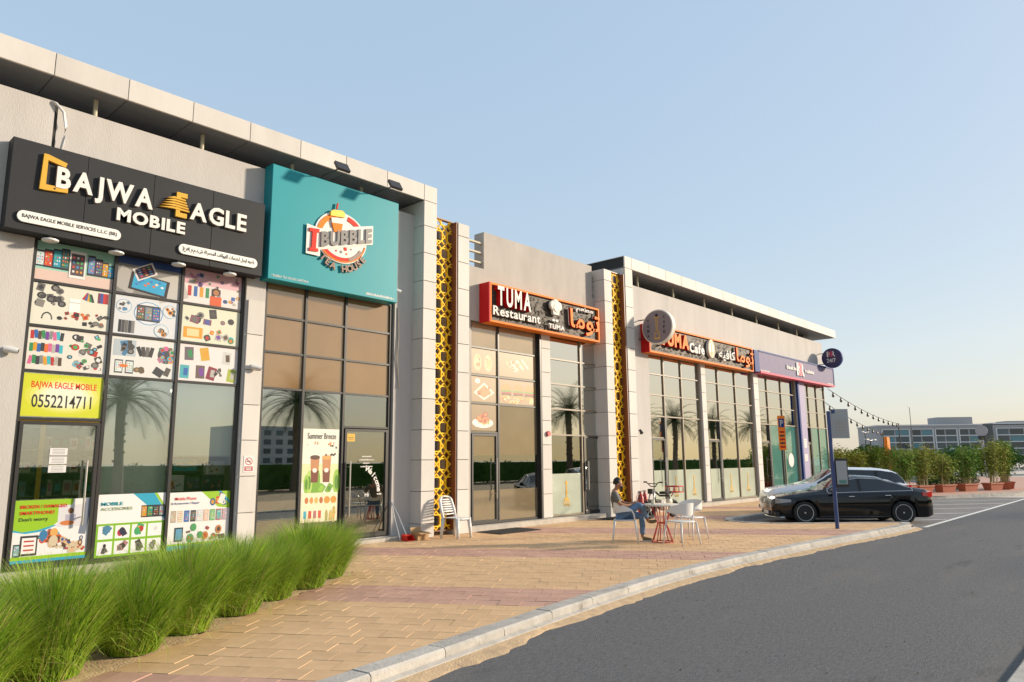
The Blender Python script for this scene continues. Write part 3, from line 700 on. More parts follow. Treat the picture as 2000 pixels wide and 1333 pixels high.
# --- gold lattice screens
def lattice(x0, x1, z0, z1, label):
    t = thing('lattice_screen', ((x0+x1)/2, 12.45, 0), label, 'screen', 'gold lattice screens between the columns')
    mb = MB(); W = x1-x0; y0, y1 = 12.43, 12.47; b = .0125
    def seg(a, c):
        ax, az = a; cx, cz = c; L = math.hypot(cx-ax, cz-az)
        if L < 1e-6: return
        nx, nz = -(cz-az)/L*b, (cx-ax)/L*b
        mb.prism([(ax+nx, az+nz), (ax-nx, az-nz), (cx-nx, cz-nz), (cx+nx, cz+nz)], y0+random.uniform(-.001, .001), y1)
    def clipseg(a, c):
        (ax, az), (cx, cz) = a, c; t0, t1 = 0, 1
        for p, q in ((-(cx-ax), ax-x0), (cx-ax, x1-ax), (-(cz-az), az-z0), (cz-az, z1-az)):
            if abs(p) < 1e-9:
                if q < 0: return
            else:
                r = q/p
                if p < 0: t0 = max(t0, r)
                else: t1 = min(t1, r)
        if t0 < t1: seg((ax+(cx-ax)*t0, az+(cz-az)*t0), (ax+(cx-ax)*t1, az+(cz-az)*t1))
    P = W/1.4; nrow = int((z1-z0)/P)+2
    for j in range(-1, nrow):
        for i in range(-1, 3):       # pairs of overlapping squares: eight-pointed stars, kites and small diamonds
            cx, cz = x0+(i+.36+(.5 if j % 2 else 0))*P, z0+(j+.5)*P
            for rad, ph in ((P*.50, 0), (P*.43, math.pi/4)):
                q = [(cx+rad*math.cos(ph+math.pi/2*k), cz+rad*math.sin(ph+math.pi/2*k)*1.0) for k in range(4)]
                for k in range(4): clipseg(q[k], q[(k+1) % 4])
            for k in range(4):
                a = math.pi/4+math.pi/2*k; clipseg((cx+P*.43*math.cos(a), cz+P*.43*math.sin(a)), (cx+P*.62*math.cos(a), cz+P*.62*math.sin(a)))
    o = mb.build('lattice', 'lattice_gold', t); 
    f = MB(); f.box(x0-.03, x0, 12.40, 12.62, z0, z1); f.box(x1, x1+.035, 12.27, 12.62, z0, z1); f.box(x0, x1, 12.40, 12.50, z1, z1+.03); f.box(x0, x1, 12.40, 12.50, z0-.03, z0)
    f.build('frame', 'lattice_brown', t)
    MB().box(x0-.02, x1+.02, 12.95, 13.0, .02, z1).build('backing', 'soffit', t)
    return t
lattice(10.82, 11.40, .12, 7.36, 'gold lattice screen left of the restaurant, next to the teal signed shop')
lattice(17.92, 18.56, .12, 7.40, 'gold lattice screen right of the restaurant, beside the cafe')
# ---------------------------------------------------------------- signs
def rounded(x0, x1, z0, z1, r, n=6):
    p = []
    for cx, cz, a in ((x1-r, z0+r, -90), (x1-r, z1-r, 0), (x0+r, z1-r, 90), (x0+r, z0+r, 180)):
        for k in range(n+1): t = R(a+90*k/n); p.append((cx+r*math.cos(t), cz+r*math.sin(t)))
    return p
def ring(mb, cx, cz, r0, r1, y0, y1, a0=0, a1=360, n=32, sq=1.0, mi=0):
    for k in range(n):
        t0, t1 = R(a0+(a1-a0)*k/n), R(a0+(a1-a0)*(k+1)/n)
        mb.prism([(cx+r*math.cos(t), cz+sq*r*math.sin(t)) for r, t in ((r0, t0), (r1, t0), (r1, t1), (r0, t1))], y0, y1, mi)
def circle(cx, cz, r, n=24, sq=1.0): return [(cx+r*math.cos(2*math.pi*k/n), cz+sq*r*math.sin(2*math.pi*k/n)) for k in range(n)]
def arc_text(body, cx, cz, r, a0, a1, h, yf, depth, m, parent, bold=.02, name='letter', up=True):
    n = len(body)
    for k, c in enumerate(body):
        if c == ' ': continue
        t = R(a0+(a1-a0)*(k+.5)/n); vs, fs = text_mesh(c, .1, bold); xs = [v[0] for v in vs]; xm = (min(xs)+max(xs))/2
        th = t-math.pi/2 if up else t+math.pi/2; c_, s_ = math.cos(th), math.sin(th); e = .1; out = []
        for v in vs:
            x, z = (v[0]-xm)*h/.72, v[1]*h/.72
            out.append((cx+r*math.cos(t)+x*c_-z*s_, yf+depth*(.5-.5*v[2]/e), cz+r*math.sin(t)+x*s_+z*c_))
        MB().add(out, fs).build(name, m, parent)
YS = 12.30
# black sign
s1 = thing('shop_sign', (4.43, YS, 5.08), 'black fascia sign with white letters and gold phone outline', 'sign', 'fascia signs over the shops')
bd = MB()
for a, b in ((2.40, 3.42), (3.42, 4.44), (4.44, 5.46), (5.46, 6.46)): bd.bbox(a+.001, b-.001, YS, YW-.002, 5.09, 6.50, .006)
bd.build('sign_box', 'sign_black', s1)
ph = MB()
for poly in ([(2.78, 5.77), (2.86, 5.77), (2.86, 6.34), (2.80, 6.34)], [(2.86, 5.77), (3.16, 5.80), (3.16, 5.87), (2.86, 5.86)], [(2.86, 6.25), (3.10, 6.20), (3.12, 6.27), (2.86, 6.34)]): ph.prism(poly, YS-.05, YS)
ph.build('phone_outline', 'gold_letter', s1)
MB().lathe([(.014, 0), (.014, .004)], (2.98, YS-.054, 5.82), 'y', 10).build('phone_button', 'dark', s1)
letters('BAJWA', 2.99, 4.42, 5.85, 6.19, YS-.06, .06, 'white_letter', s1, bold=.035, side='letter_side')
letters('AGLE', 5.04, 6.08, 5.85, 6.17, YS-.06, .06, 'white_letter', s1, bold=.03, side='letter_side')
letters('MOBILE', 3.88, 4.98, 5.55, 5.76, YS-.05, .05, 'white_letter', s1, bold=.04, side='letter_side')
eg = MB()
for poly in ([(4.80, 6.20), (4.98, 6.20), (4.98, 6.28), (4.80, 6.28)], [(4.80, 5.84), (4.99, 5.84), (4.99, 5.92), (4.80, 5.92)], [(4.80, 5.92), (4.87, 5.92), (4.87, 6.2), (4.80, 6.2)]): eg.prism(poly, YS-.055, YS-.005)
for k in range(5):
    z = 5.93+k*.045; eg.prism([(4.52+.03*k, z+.02), (4.75, z+.07), (5.02-.02*k, z+.055), (5.03-.02*k, z+.03), (4.76, z+.035)], YS-.062-.004*k, YS-.004)
eg.build('eagle_initial', 'gold_letter', s1)
for x0, x1, txt, ar in ((2.54, 3.97, 'BAJWA EAGLE MOBILE SERVICES L.L.C (BR)', 0), (4.90, 6.34, arabic('باجوه ايجل لخدمات الهواتف المتحركة ش.ذ.م.م (فرع)'), 1)):
    pl = MB().prism(rounded(x0, x1, 5.21, 5.385, .085), YS-.04, YS-.001).build('name_plaque', 'pill', s1)
    word(txt, x0+.06, x1-.06, 5.26 if not ar else 5.245, 5.335 if not ar else 5.355, YS-.044, .003, 'dark', pl, bold=.012)
for k, x in enumerate((3.02, 3.96, 4.96, 5.88)):
    l = thing('sign_lamp', (x, YS+.08, 5.0), ['first', 'second', 'third', 'fourth'][k]+' round white lamp from the left under the black sign', 'lamp', 'round lamps under the black sign')
    MB().lathe([(.10, 5.015), (.115, 5.025), (.115, 5.045), (.07, 5.06)], (x, YS+.08, 0), 'z', 18).build('lamp_head', 'white_plastic', l, smooth=True, flat_angle=35)
    MB().box(x-.02, x+.02, YS+.06, YS+.10, 5.058, 5.092).build('bracket', 'steel', l)
# teal sign
s2 = thing('shop_sign', (8.1, YS, 5.06), 'large square teal sign with round tea shop emblem', 'sign', 'fascia signs over the shops')
t2 = MB(); t2.bbox(6.58, 9.66, YS, YW-.002, 5.08, 7.37, .01); t2.build('sign_box', 'teal_sign', s2)
cx, cz = 8.16, 6.22
bk = MB(); bk.prism(circle(cx, cz, .63, 40, .86), YS-.03, YS-.001); bk.prism([(7.34, 5.72), (7.66, 5.72), (7.66, 5.86), (8.94, 6.24), (8.94, 6.66), (7.64, 6.30), (7.34, 6.33)], YS-.045, YS-.031)
bk.build('emblem_backing', 'white_letter', s2)
for r0, r1, a0, a1, m_ in ((.47, .585, 15, 75, 'red_letter'), (.47, .585, 110, 175, 'orange'), (.49, .574, 200, 289.5, 'red_letter'), (.49, .574, 290.5, 335, 'brown_letter'), (.576, .605, 215, 350, 'orange')):
    rg = MB(); ring(rg, cx, cz, r0, r1, YS-.042, YS-.0305, a0, a1, 12, .86); rg.build('ring_arc', m_, s2)
dt = MB(); rr = random.Random(4)
for k, (dx, dz, r, mi) in enumerate(((-.22, -.20, .045, 0), (-.06, -.17, .035, 1), (.10, -.22, .04, 0), (.0, -.30, .03, 2), (.18, -.12, .028, 0), (.24, -.2, .02, 2), (-.12, -.30, .02, 0), (.13, -.32, .022, 1))): MB().prism(circle(cx+dx, cz+dz, r, 12), YS-.038, YS-.0305).build('dot', ['red_letter', 'orange', 'grey_letter'][mi], s2)
cp = MB(); cp.prism([(7.86, 6.62), (8.20, 6.66), (8.20, 6.75), (8.14, 6.79), (7.92, 6.76), (7.86, 6.71)], YS-.075, YS-.02, 1); cp.prism([(7.90, 6.48), (8.16, 6.51), (8.18, 6.62), (7.88, 6.59)], YS-.07, YS-.02, 0); cp.prism([(7.96, 6.30), (8.12, 6.32), (8.16, 6.51), (7.90, 6.48)], YS-.07, YS-.02, 2)
cp.prism([(8.0, 6.80), (8.03, 6.80), (8.05, 6.93), (8.02, 6.93)], YS-.06, YS-.03, 3)
cup = cp.build('cup_emblem', ['white_letter', 'yellow_print', 'orange', 'red_letter'], s2)
vs, fs = text_mesh('I', .1, .05)
iv = MB(); iv.prism([(7.40, 5.78), (7.60, 5.80), (7.60, 5.86), (7.545, 5.855), (7.555, 6.19), (7.61, 6.20), (7.61, 6.27), (7.39, 6.25), (7.39, 6.18), (7.455, 6.185), (7.445, 5.85), (7.40, 5.845)], YS-.075, YS-.046); iv.build('letter', 'red_letter', s2)
hh = text_mesh('H', .1, .04)[0]; x = 7.655; ws = []
for c in 'BUBBLE':
    vs, fs = text_mesh(c, .1, .045); a, b = min(v[0] for v in vs), max(v[0] for v in vs); ws.append((vs, fs, a, b))
tot = sum(b-a for _, _, a, b in ws)+.07*5; k = 1.24/tot
for vs, fs, a, b in ws:
    MB().add([(x+(v[0]-a)*k, YS-.078+.03*(.5-.5*v[2]/.1), 5.93+(x+(v[0]-a)*k-7.65)*.285+v[1]/.73*.30) for v in vs], fs).build('letter', 'grey_letter', s2); x += (b-a+.07)*k
arc_text('TEA HOUSE', cx, cz-.02, .70, 222, 333, .14, YS-.05, .03, 'brown_letter', s2, bold=.04, up=False)
word('I BUBBLE TEA HOUSE CAFETERIA', 6.66, 7.45, 5.135, 5.18, YS-.004, .003, 'white_letter', s2)
for k, x in enumerate((7.78, 9.12)):
    l = thing('floodlight', (x, 11.8, 7.4), ('left' if k == 0 else 'right')+' black floodlight on an arm above the teal sign', 'lamp', 'floodlights above the teal sign')
    MB().tube([(x-.12, YW-.0, 7.30), (x-.10, 12.25, 7.44), (x, 11.78, 7.50)], .014, 8).build('arm', 'frame', l)
    h = MB(); c = Vector((x, 11.75, 7.50)); ax, ay, az = Vector((1, 0, 0)), Vector((0, .55, .83)), Vector((0, -.83, .55)); vs = []
    for sx in (-.15, .15):
        for sy in (-.11, .11):
            for sz in (-.03, .03): vs.append(c+ax*sx+ay*sy+az*sz)
    h.add(vs, [(0, 1, 3, 2), (4, 6, 7, 5), (0, 4, 5, 1), (2, 3, 7, 6), (0, 2, 6, 4), (1, 5, 7, 3)]); h.build('lamp_head', 'frame', l)
    MB().add([c+ax*sx*.13+ay*sy*.09-az*.033 for sx, sy in ((-1, -1), (1, -1), (1, 1), (-1, 1))]+[c+ax*sx*.13+ay*sy*.09-az*.031 for sx, sy in ((-1, -1), (1, -1), (1, 1), (-1, 1))], [(0, 1, 2, 3), (7, 6, 5, 4), (0, 4, 5, 1), (1, 5, 6, 2), (2, 6, 7, 3), (3, 7, 4, 0)]).build('lens', 'cream_plastic', l)
# framed leafy signs
def framed(x0, x1, z0, z1, yf, label):
    s = thing('shop_sign', ((x0+x1)/2, yf, z0), label, 'sign', 'fascia signs over the shops')
    MB().box(x0+.05, x1-.05, yf+.07, YW-.003, z0+.05, z1-.05).build('sign_board', 'sign_wood', s)
    tw = MB(); rr = random.Random(int(x0*10))
    for k in range(int((x1-x0)*75)):      # dry leaf relief over the board
        x, z, a, l = rr.uniform(x0+.08, x1-.1), rr.uniform(z0+.08, z1-.08), rr.uniform(0, 6.3), rr.uniform(.03, .075)
        dx, dz = math.cos(a)*l, math.sin(a)*l; nx, nz = -dz*.28, dx*.28; y = yf+.068-rr.uniform(.002, .02)
        x, z = min(max(x, x0+.14), x1-.14), min(max(z, z0+.14), z1-.14)
        tw.add([(x-dx, y, z-dz), (x+nx, y-.008, z+nz), (x+dx, y, z+dz), (x-nx, y-.006, z-nz)], [(0, 1, 2, 3)])
    tag(tw.build('leaf_relief', 'sign_wood', s), kind='stuff')
    f = MB()
    for a in ((x0+.05, x1, z1-.05, z1), (x0+.05, x1, z0, z0+.05), (x0+.05, x0+.09, z0+.05, z1-.05), (x1-.05, x1, z0+.05, z1-.05)): f.box(a[0], a[1], yf, YW-.004, a[2], a[3])
    fr = f.build('sign_frame', 'orange', s)
    MB().box(x0, x0+.048, yf, YW-.004, z0, z1).build('frame_end', 'red_side', s); return s
s3 = framed(12.50, 17.17, 5.06, 6.07, 12.25, 'orange framed restaurant sign with chef hat on leafy dark board')
letters('TUMA', 12.74, 14.0, 5.50, 6.0, 12.17, .15, 'white_letter', s3, bold=.03, gap=.2, side='red_side')
letters('Restaurant', 12.62, 14.43, 5.245, 5.48, 12.22, .06, 'white_letter', s3, bold=.02, gap=.06, side='letter_side')
word(arabic('توما'), 15.72, 17.12, 5.17, 5.88, 12.20, .07, 'orange', s3, bold=.016, side='red_side')
word(arabic('مطعم'), 16.02, 16.83, 5.80, 5.99, 12.22, .04, 'white_letter', s3, bold=.014)
ht = MB()
for k, (dx, dz, r) in enumerate(((-.13, .03, .13), (.0, .07, .15), (.13, .03, .13), (0, -.02, .16))): ht.lathe([(r*.9, 12.252+.003*k), (r, 12.24), (r, 12.19), (r*.75, 12.17-.004*k)], (15.07+dx, 0, 5.80+dz), 'y', 18)
ht.prism([(14.95, 5.58), (15.19, 5.58), (15.22, 5.75), (14.92, 5.75)], 12.18, 12.26); ht.build('chef_hat', 'disc_rim', s3, smooth=True, flat_angle=30)
ms = MB()
for sg in (-1, 1): ms.prism([(15.07, 5.43), (15.07+sg*.07, 5.47), (15.07+sg*.14, 5.43), (15.07+sg*.12, 5.40), (15.07+sg*.05, 5.39)][::sg], 12.22, 12.26)
ms.build('moustache', 'white_letter', s3)
letters('TUMA', 14.78, 15.46, 5.18, 5.31, 12.21, .05, 'white_letter', s3, bold=.03, gap=.12)
s4 = framed(19.95, 27.75, 5.08, 6.03, 12.28, 'long orange framed cafe sign behind the round projecting sign')
letters('TUMA', 20.5, 22.41, 5.38, 5.88, 12.19, .14, 'orange', s4, bold=.05, gap=.1, side='red_side')
letters('Cafe', 22.53, 23.60, 5.34, 5.68, 12.24, .06, 'white_letter', s4, bold=.035, gap=.07)
MB().prism(circle(24.15, 5.625, .26, 28, 1.3), 12.23, 12.33).build('oval_badge', 'disc_rim', s4)
ov = MB(); ring(ov, 24.15, 5.625, .215, .235, 12.224, 12.229, 0, 360, 28, 1.3); ov.prism([(24.13, 5.45), (24.17, 5.45), (24.16, 5.82), (24.14, 5.82)], 12.224, 12.229); ov.prism(circle(24.15, 5.45, .06, 14), 12.2235, 12.2238); ov.build('badge_mark', 'gold_letter', s4)
word(arabic('كافيه'), 24.72, 26.03, 5.27, 5.70, 12.23, .05, 'white_letter', s4, bold=.014)
word(arabic('توما'), 26.15, 27.68, 5.18, 5.90, 12.22, .07, 'orange', s4, bold=.016, side='red_side')
# lilac ice cream sign
s5 = thing('shop_sign', (32.5, 12.28, 5.1), 'lilac fascia sign with blue edges and pink underside at the far end', 'sign', 'fascia signs over the shops')
MB().box(28.36, 36.98, 12.29, YW-.004, 5.17, 5.97).build('sign_face', 'br_face', s5)
e = MB(); e.box(27.92, 28.36, 12.285, YW-.004, 5.12, 6.0); e.box(28.36, 37.05, 12.27, YW-.004, 5.97, 6.03); e.box(36.98, 37.06, 12.27, YW-.004, 5.12, 5.97); e.build('sign_edge', 'br_blue', s5)
MB().box(28.36, 36.98, 12.25, YW-.004, 5.09, 5.168).build('sign_base', 'br_pink', s5)
letters('baskin', 31.1, 32.15, 5.50, 5.68, 12.25, .03, 'white_letter', s5, bold=.03, gap=.05); letters('robbins', 33.2, 34.3, 5.50, 5.68, 12.25, .03, 'white_letter', s5, bold=.03, gap=.05)
letters('BR', 32.22, 33.10, 5.30, 5.88, 12.245, .04, 'white_letter', s5, bold=.05, gap=.03)
letters('31', 32.43, 32.80, 5.30, 5.88, 12.238, .006, 'br_pink', s5, bold=.03, gap=.05)
def strokes(x0, x1, z0, z1, yf, m, parent, seed):      # lettering too small to read in the picture: broken strokes only
    r_ = random.Random(seed); x = x0
    while x < x1:
        w_ = r_.uniform(.012, .03)*(x1-x0); h_ = r_.uniform(.55, 1)*(z1-z0); mb_ = MB().box(x, min(x+w_, x1), yf, yf+.002, z0, z0+h_); mb_.build('text_stroke', m, parent); x += w_+r_.uniform(.006, .016)*(x1-x0)
strokes(28.45, 29.35, 5.19, 5.245, 12.286, 'white_letter', s5, 1); strokes(36.1, 36.9, 5.19, 5.245, 12.286, 'white_letter', s5, 2)
strokes(8.83, 9.57, 5.135, 5.19, YS-.003, 'white_letter', s2, 3)
# round projecting signs (faces look along the street)
def disc(x, y, z, r, label, mface, mrim, wallx):
    d = thing('projecting_sign', (x, y, z-r), label, 'sign', 'round projecting signs')
    MB().lathe([(r*.96, x-.10), (r, x-.085), (r, x+.085), (r*.96, x+.10)], (0, y, z), 'x', 48).build('sign_drum', mrim, d, smooth=True, flat_angle=30)
    fc = MB().lathe([(r*.94, x-.106), (r*.94, x-.101)], (0, y, z), 'x', 48).build('sign_face', mface, d)
    br = MB()
    for dz in (-r*.55, r*.55): br.tube([(x, y+r*.7, z+dz), (x, YW+.02, z+dz)], .018, 8)
    br.build('bracket', 'frame', d)
    return d, fc
def side_text(body, x, yc, z0, z1, wdt, m, parent):       # text on a face looking towards -X: reading direction is -Y
    vs, fs = text_mesh(body, .1, .02); xs = [v[0] for v in vs]; zs = [v[1] for v in vs]; a, b, c, d = min(xs), max(xs), min(zs), max(zs)
    MB().add([(x-.003*(.5+.5*v[2]/.1), yc+wdt/2-(v[0]-a)/(b-a)*wdt, z0+(v[1]-c)/(d-c)*(z1-z0)) for v in vs], fs).build('lettering', m, parent)
d1, f1 = disc(19.85, 11.85, 5.82, .56, 'mauve round projecting sign on brackets in front of the cafe sign', 'disc_face', 'disc_rim', 0)
for k, c in enumerate('TUMA'): side_text(c, 19.74, 11.85+.32, 5.98-k*.16, 6.08-k*.16, .075, 'dark', d1)
for k, c in enumerate('CAFE'): side_text(c, 19.74, 11.85-.27, 6.06-k*.16, 6.16-k*.16, .075, 'dark', d1)
hk = MB()
for y0, y1, z0, z1 in ((-.11, .11, 5.42, 5.46), (-.09, -.07, 5.46, 5.66), (.07, .09, 5.46, 5.66), (-.035, -.018, 5.66, 6.12), (.018, .035, 5.66, 6.12), (-.11, .11, 6.12, 6.135), (-.05, .05, 5.60, 5.615)): hk.box(19.735, 19.743, 11.85+y0, 11.85+y1, z0, z1)
hk.build('pipe_mark', 'gold_letter', d1)
MB().lathe([(.02, 6.14), (.05, 6.2), (.045, 6.23)], (19.742, 11.85, 0), 'z', 10).build('pipe_bowl', 'dark', d1)
d2, f2_ = disc(36.05, 11.95, 6.42, .48, 'small navy round projecting sign at the far corner of the row', 'disc_navy', 'br_blue', 0)
side_text('B', 35.94, 11.95+.115, 6.48, 6.74, .19, 'white_letter', d2); side_text('R', 35.94, 11.95-.085, 6.48, 6.74, .19, 'white_letter', d2); side_text('3', 35.936, 11.95+.085, 6.48, 6.74, .13, 'magenta', d2); side_text('1', 35.936, 11.95-.025, 6.48, 6.74, .06, 'magenta', d2); side_text('24/7', 35.94, 11.97, 6.2, 6.40, .42, 'white_letter', d2)
# ---------------------------------------------------------------- window prints, small wall things, interior
YP = 12.684
G9 = 'printed panels filling the upper phone shop window'
cols9 = [(2.93, 4.04), (4.10, 5.14), (5.20, 6.27)]; rows9 = [(4.475, 5.09), (3.775, 4.425), (3.075, 3.725)]
def P9(c, r, base): return Print(cols9[c][0], cols9[c][1], rows9[r][0], rows9[r][1], YP, base)
rr = random.Random(11)
def scatter(p, n, u0, u1, v0, v1, smin, smax, pal, fat=1.6, dark=True):
    for k in range(n):
        u, v = rr.uniform(u0, u1), rr.uniform(v0, v1); s = rr.uniform(smin, smax)
        if rr.random() < .55: p.rect(u, v, s, s*fat*rr.uniform(.6, 1.3), rr.choice(pal), rr.uniform(-40, 40)); p.rect(u, v, s*.6, s*fat*.6, rr.choice(pal), rr.uniform(-40, 40))
        else: p.ell(u, v, s*1.1, s*1.6, rr.choice(pal)); p.ell(u, v, s*.6, s*.9, rr.choice(pal))
DK = ['#2b2a2c', '#4a4846', '#6d6a66', '#39353a', '#8a8680']
p = P9(0, 0, '#9fd6c4'); p.rect(.5, .14, 1, .28, '#e6c9bd')
for k, u in enumerate((.05, .15, .26, .36)): p.phone(u, .55+.02*k, .11, .42+.05*k, '#24323c', ['#d8e8f0', '#e0542c', '#28a0b8', '#3c6a60'][k])
for k, u in enumerate((.96, .88, .80, .70)): p.phone(u, .48+.03*k, .10, .36+.06*k, '#3a3236', ['#2a90c0', '#d8a020', '#5a4a70', '#7090c8'][k])
p.phone(.52, .52, .21, .72, '#f4f2ee', '#5a4a52'); p.build('window_print', 'printed panel of phones standing in a fan on pale teal, top left of the window', 'print', G9)
p = P9(1, 0, '#8a8784'); p.rect(.5, .9, 1, .2, '#20458a'); p.rect(.85, .3, .5, .7, '#c6c2bc', 20); p.rect(.15, .35, .35, .6, '#b4b0ac', -25)
p.rect(.5, .3, .62, .5, '#2a2426', -8); p.rect(.5, .31, .52, .40, '#2aa8d8', -8)
for k in range(10): p.ell(.30+.045*k*1.0, .28+.02*(k % 3)*3, .05, .06, rr.choice(['#f0e0c0', '#e07030', '#f4f4f0', '#3c78c0']))
p.phone(.42, .66, .34, .36, '#e8e4e0', '#4a2a4a', 28); p.build('window_print', 'printed panel of a tablet and phone lying on a laptop, top middle', 'print', G9)
p = P9(2, 0, '#e7b7c2'); p.rect(.5, .28, 1, .56, '#efe3e0'); scatter(p, 14, .06, .94, .55, .95, .05, .10, PAL)
for k in range(6): p.rect(.10+.1*k, .35, .06, .30, PAL[k])
p.ell(.55, .42, .16, .24, '#3a2418'); p.ell(.55, .40, .10, .17, '#b87848'); p.rect(.55, .14, .20, .28, '#e05a20'); scatter(p, 6, .7, .95, .1, .45, .05, .08, PAL)
p.build('window_print', 'pink printed panel with a figure in orange among phone cases, top right', 'print', G9)
p = P9(0, 1, '#e8e6d6'); scatter(p, 16, .08, .38, .5, .92, .05, .11, DK); p.rect(.53, .55, .14, .34, '#fbfaf6'); p.rect(.53, .62, .14, .02, '#c8c6c0')
for k in range(5): p.rect(.66+.022*k, .82-.01*k, .03, .2, PAL[k], -30+12*k)
for k in range(4): p.rect(.84+.035*k, .82, .035, .26, ['#7a3a5a', '#3a58a0', '#d03030', '#a03030'][k])
ring_pts = [(.2+.06*math.cos(t/10*math.pi), .16+.14*math.sin(t/10*math.pi)) for t in range(11)]
for a in ring_pts: p.ell(a[0], a[1], .02, .04, '#3a3838')
scatter(p, 24, .3, .96, .06, .38, .03, .08, DK+['#c03028', '#e07828']); p.build('window_print', 'printed panel with black chargers, white earbuds case and colour fans, second row left', 'print', G9)
p = P9(1, 1, '#dfe2e6'); p.ell(.52, .60, .46, .62, '#5a96c8'); p.ell(.52, .60, .43, .58, '#e4e8ee')
for k in range(3): p.phone(.40+.12*k, .6, .13, .42, '#3a3c42', ['#6a6258', '#8a9098', '#3a6ab0'][k])
for u, v in ((.14, .72), (.86, .72), (.74, .18)): p.ell(u, v, .24, .36, '#8ab4d0'); p.ell(u, v, .22, .33, '#dfe3e6'); scatter(p, 7, u-.07, u+.07, v-.1, v+.1, .04, .08, DK+['#e09030', '#4a88b8'])
for k in range(5): p.rect(.10+.05*k, .2, .04, .32, DK[k % 5]); 
p.build('window_print', 'printed panel with blue ringed circles of phones, centre of the window', 'print', G9)
p = P9(2, 1, '#e2e4cc'); scatter(p, 9, .08, .92, .55, .85, .07, .15, DK+['#8a4a62', '#4a5aa0', '#c8a030']); p.rect(.2, .25, .32, .3, '#e8a028'); p.rect(.2, .25, .2, .2, '#f0d8a0'); scatter(p, 8, .4, .95, .12, .4, .06, .12, PAL)
p.build('window_print', 'pale green printed panel with round speakers and an orange box, second row right', 'print', G9)
p = P9(0, 2, '#e9e4da')
for j in range(3):
    for k in range(9): p.rect(.05+.045*k, .82-.3*j+(.02 if k % 2 else 0), .045, .2, [PAL[(k*5+j*3) % 12], PAL[(k+j) % 12]][k % 2], 0 if j == 1 else rr.uniform(-12, 12))
scatter(p, 30, .52, .96, .08, .92, .04, .10, DK+['#c03028', '#48b060', '#e8e8e4', '#7ac0d8']); p.build('window_print', 'printed panel with rows of bright phone cases, third row left', 'print', G9)
p = P9(1, 2, '#e6e6e2'); p.rect(.2, .72, .34, .42, '#b8c4cc'); scatter(p, 8, .06, .32, .56, .88, .06, .12, DK+['#4a80a8']); 
for k in range(4): p.rect(.43+.06*k, .66, .06, .26, DK[k % 4], 24-12*k)
p.ell(.84, .62, .26, .46, '#4a4a50'); scatter(p, 14, .74, .94, .45, .8, .04, .09, PAL)
for k in range(2): p.phone(.13+.16*k, .24, .12, .34, '#4a4a4e', '#dfe8ea')
p.ell(.2, .26, .14, .08, '#e87828'); scatter(p, 4, .38, .52, .12, .38, .06, .09, ['#a88a60', '#6a5a48']); p.rect(.74, .16, .15, .2, '#3a3c40', -30); p.rect(.88, .18, .08, .22, '#5a5450', -20)
p.build('window_print', 'printed panel with a drone photograph and two phones swapping, third row middle', 'print', G9)
p = P9(2, 2, '#ece4e2')
for k, (u, v, c) in enumerate(((.16, .74, '#6a6068'), (.42, .76, '#d8a830'), (.80, .70, '#d0d0cc'), (.1, .24, '#48b0b8'), (.36, .26, '#6a5a58'), (.55, .24, '#8a2a40'), (.9, .22, '#a8b838'))): p.rect(u, v, .15, .36, c, rr.uniform(-14, 14)); p.rect(u+.02, v, .07, .2, rr.choice(PAL), rr.uniform(-14, 14))
scatter(p, 6, .62, .76, .1, .4, .03, .06, DK); p.build('window_print', 'pale pink printed panel with seven spaced phone cases, third row right', 'print', G9)
# yellow number board above the door
p = Print(2.93, 4.03, 2.365, 3.015, YP, '#d8dc2a')
for k in range(5): p.ell(.52, .5, .98-.12*k, .86-.1*k, ['#dfe04a', '#e8e872', '#efeea0', '#f4f3c4', '#f8f6dc'][k], 28)
yb = p.build('number_board', 'yellow board with a red shop name and telephone number over the door', 'board')
word('BAJWA EAGLE MOBILE', 3.04, 3.94, 2.77, 2.90, p.front(), .001, 'red_letter', yb, bold=.012); word('0552214711', 3.06, 3.88, 2.50, 2.70, p.front(), .001, 'dark', yb, bold=.012)
# lower posters
GP = 'posters on the lower phone shop glass'
p = Print(2.98, 3.98, .22, 1.12, 12.650, '#f3f1ee')
p.poly([(2.98, 1.12), (2.98, .70), (3.10, .66), (3.3, .68), (3.5, .74), (3.62, .84), (3.72, .98), (3.75, 1.12)], '#9ccb1e')
p.poly([(2.98, .70), (2.98, .67), (3.14, .635), (3.35, .655), (3.55, .74), (3.5, .74), (3.3, .68), (3.10, .66)], '#27aacb')
p.rect(.74, .72, .34, .36, '#e2e0e4'); p.ell(.74, .80, .08, .10, '#8a5a3a'); p.rect(.74, .68, .14, .12, '#b8b4c4'); p.ell(.70, .60, .2, .08, '#d88040'); p.rect(.95, .7, .1, .6, '#7a8496', -8)
scatter(p, 14, .36, .62, .32, .5, .04, .10, ['#48b0c8', '#d05a30', '#e8b060', '#604838', '#3a80b0'], .8); scatter(p, 22, .5, .95, .14, .36, .04, .12, ['#b08850', '#5a4030', '#d8c8a8', '#3a62a0', '#c04030', '#e0b890'], .6)
p.rect(.22, .27, .22, .32, '#3a3838'); p.rect(.22, .27, .18, .25, '#f6f2ee')
for k in range(3): p.rect(.22, .34-.07*k, .13, .025, '#c03028')
p.phone(.07, .20, .08, .2, '#303438', '#8ab8c0'); p.rect(.5, .07, 1, .06, '#9ccb1e'); p.rect(.5, .02, 1, .05, '#27aacb')
q = p.build('poster', 'green and white repair poster with a question about broken phones, on the door', 'poster', GP)
word('BROKEN / DAMAGED', 3.05, 3.66, 1.00, 1.05, p.front(), .001, 'red_letter', q, bold=.015); word('SMARTPHONE?', 3.05, 3.50, .91, .96, p.front(), .001, 'red_letter', q, bold=.015); word("Don't worry", 3.05, 3.42, .80, .87, p.front(), .001, 'frame', q, bold=.004)
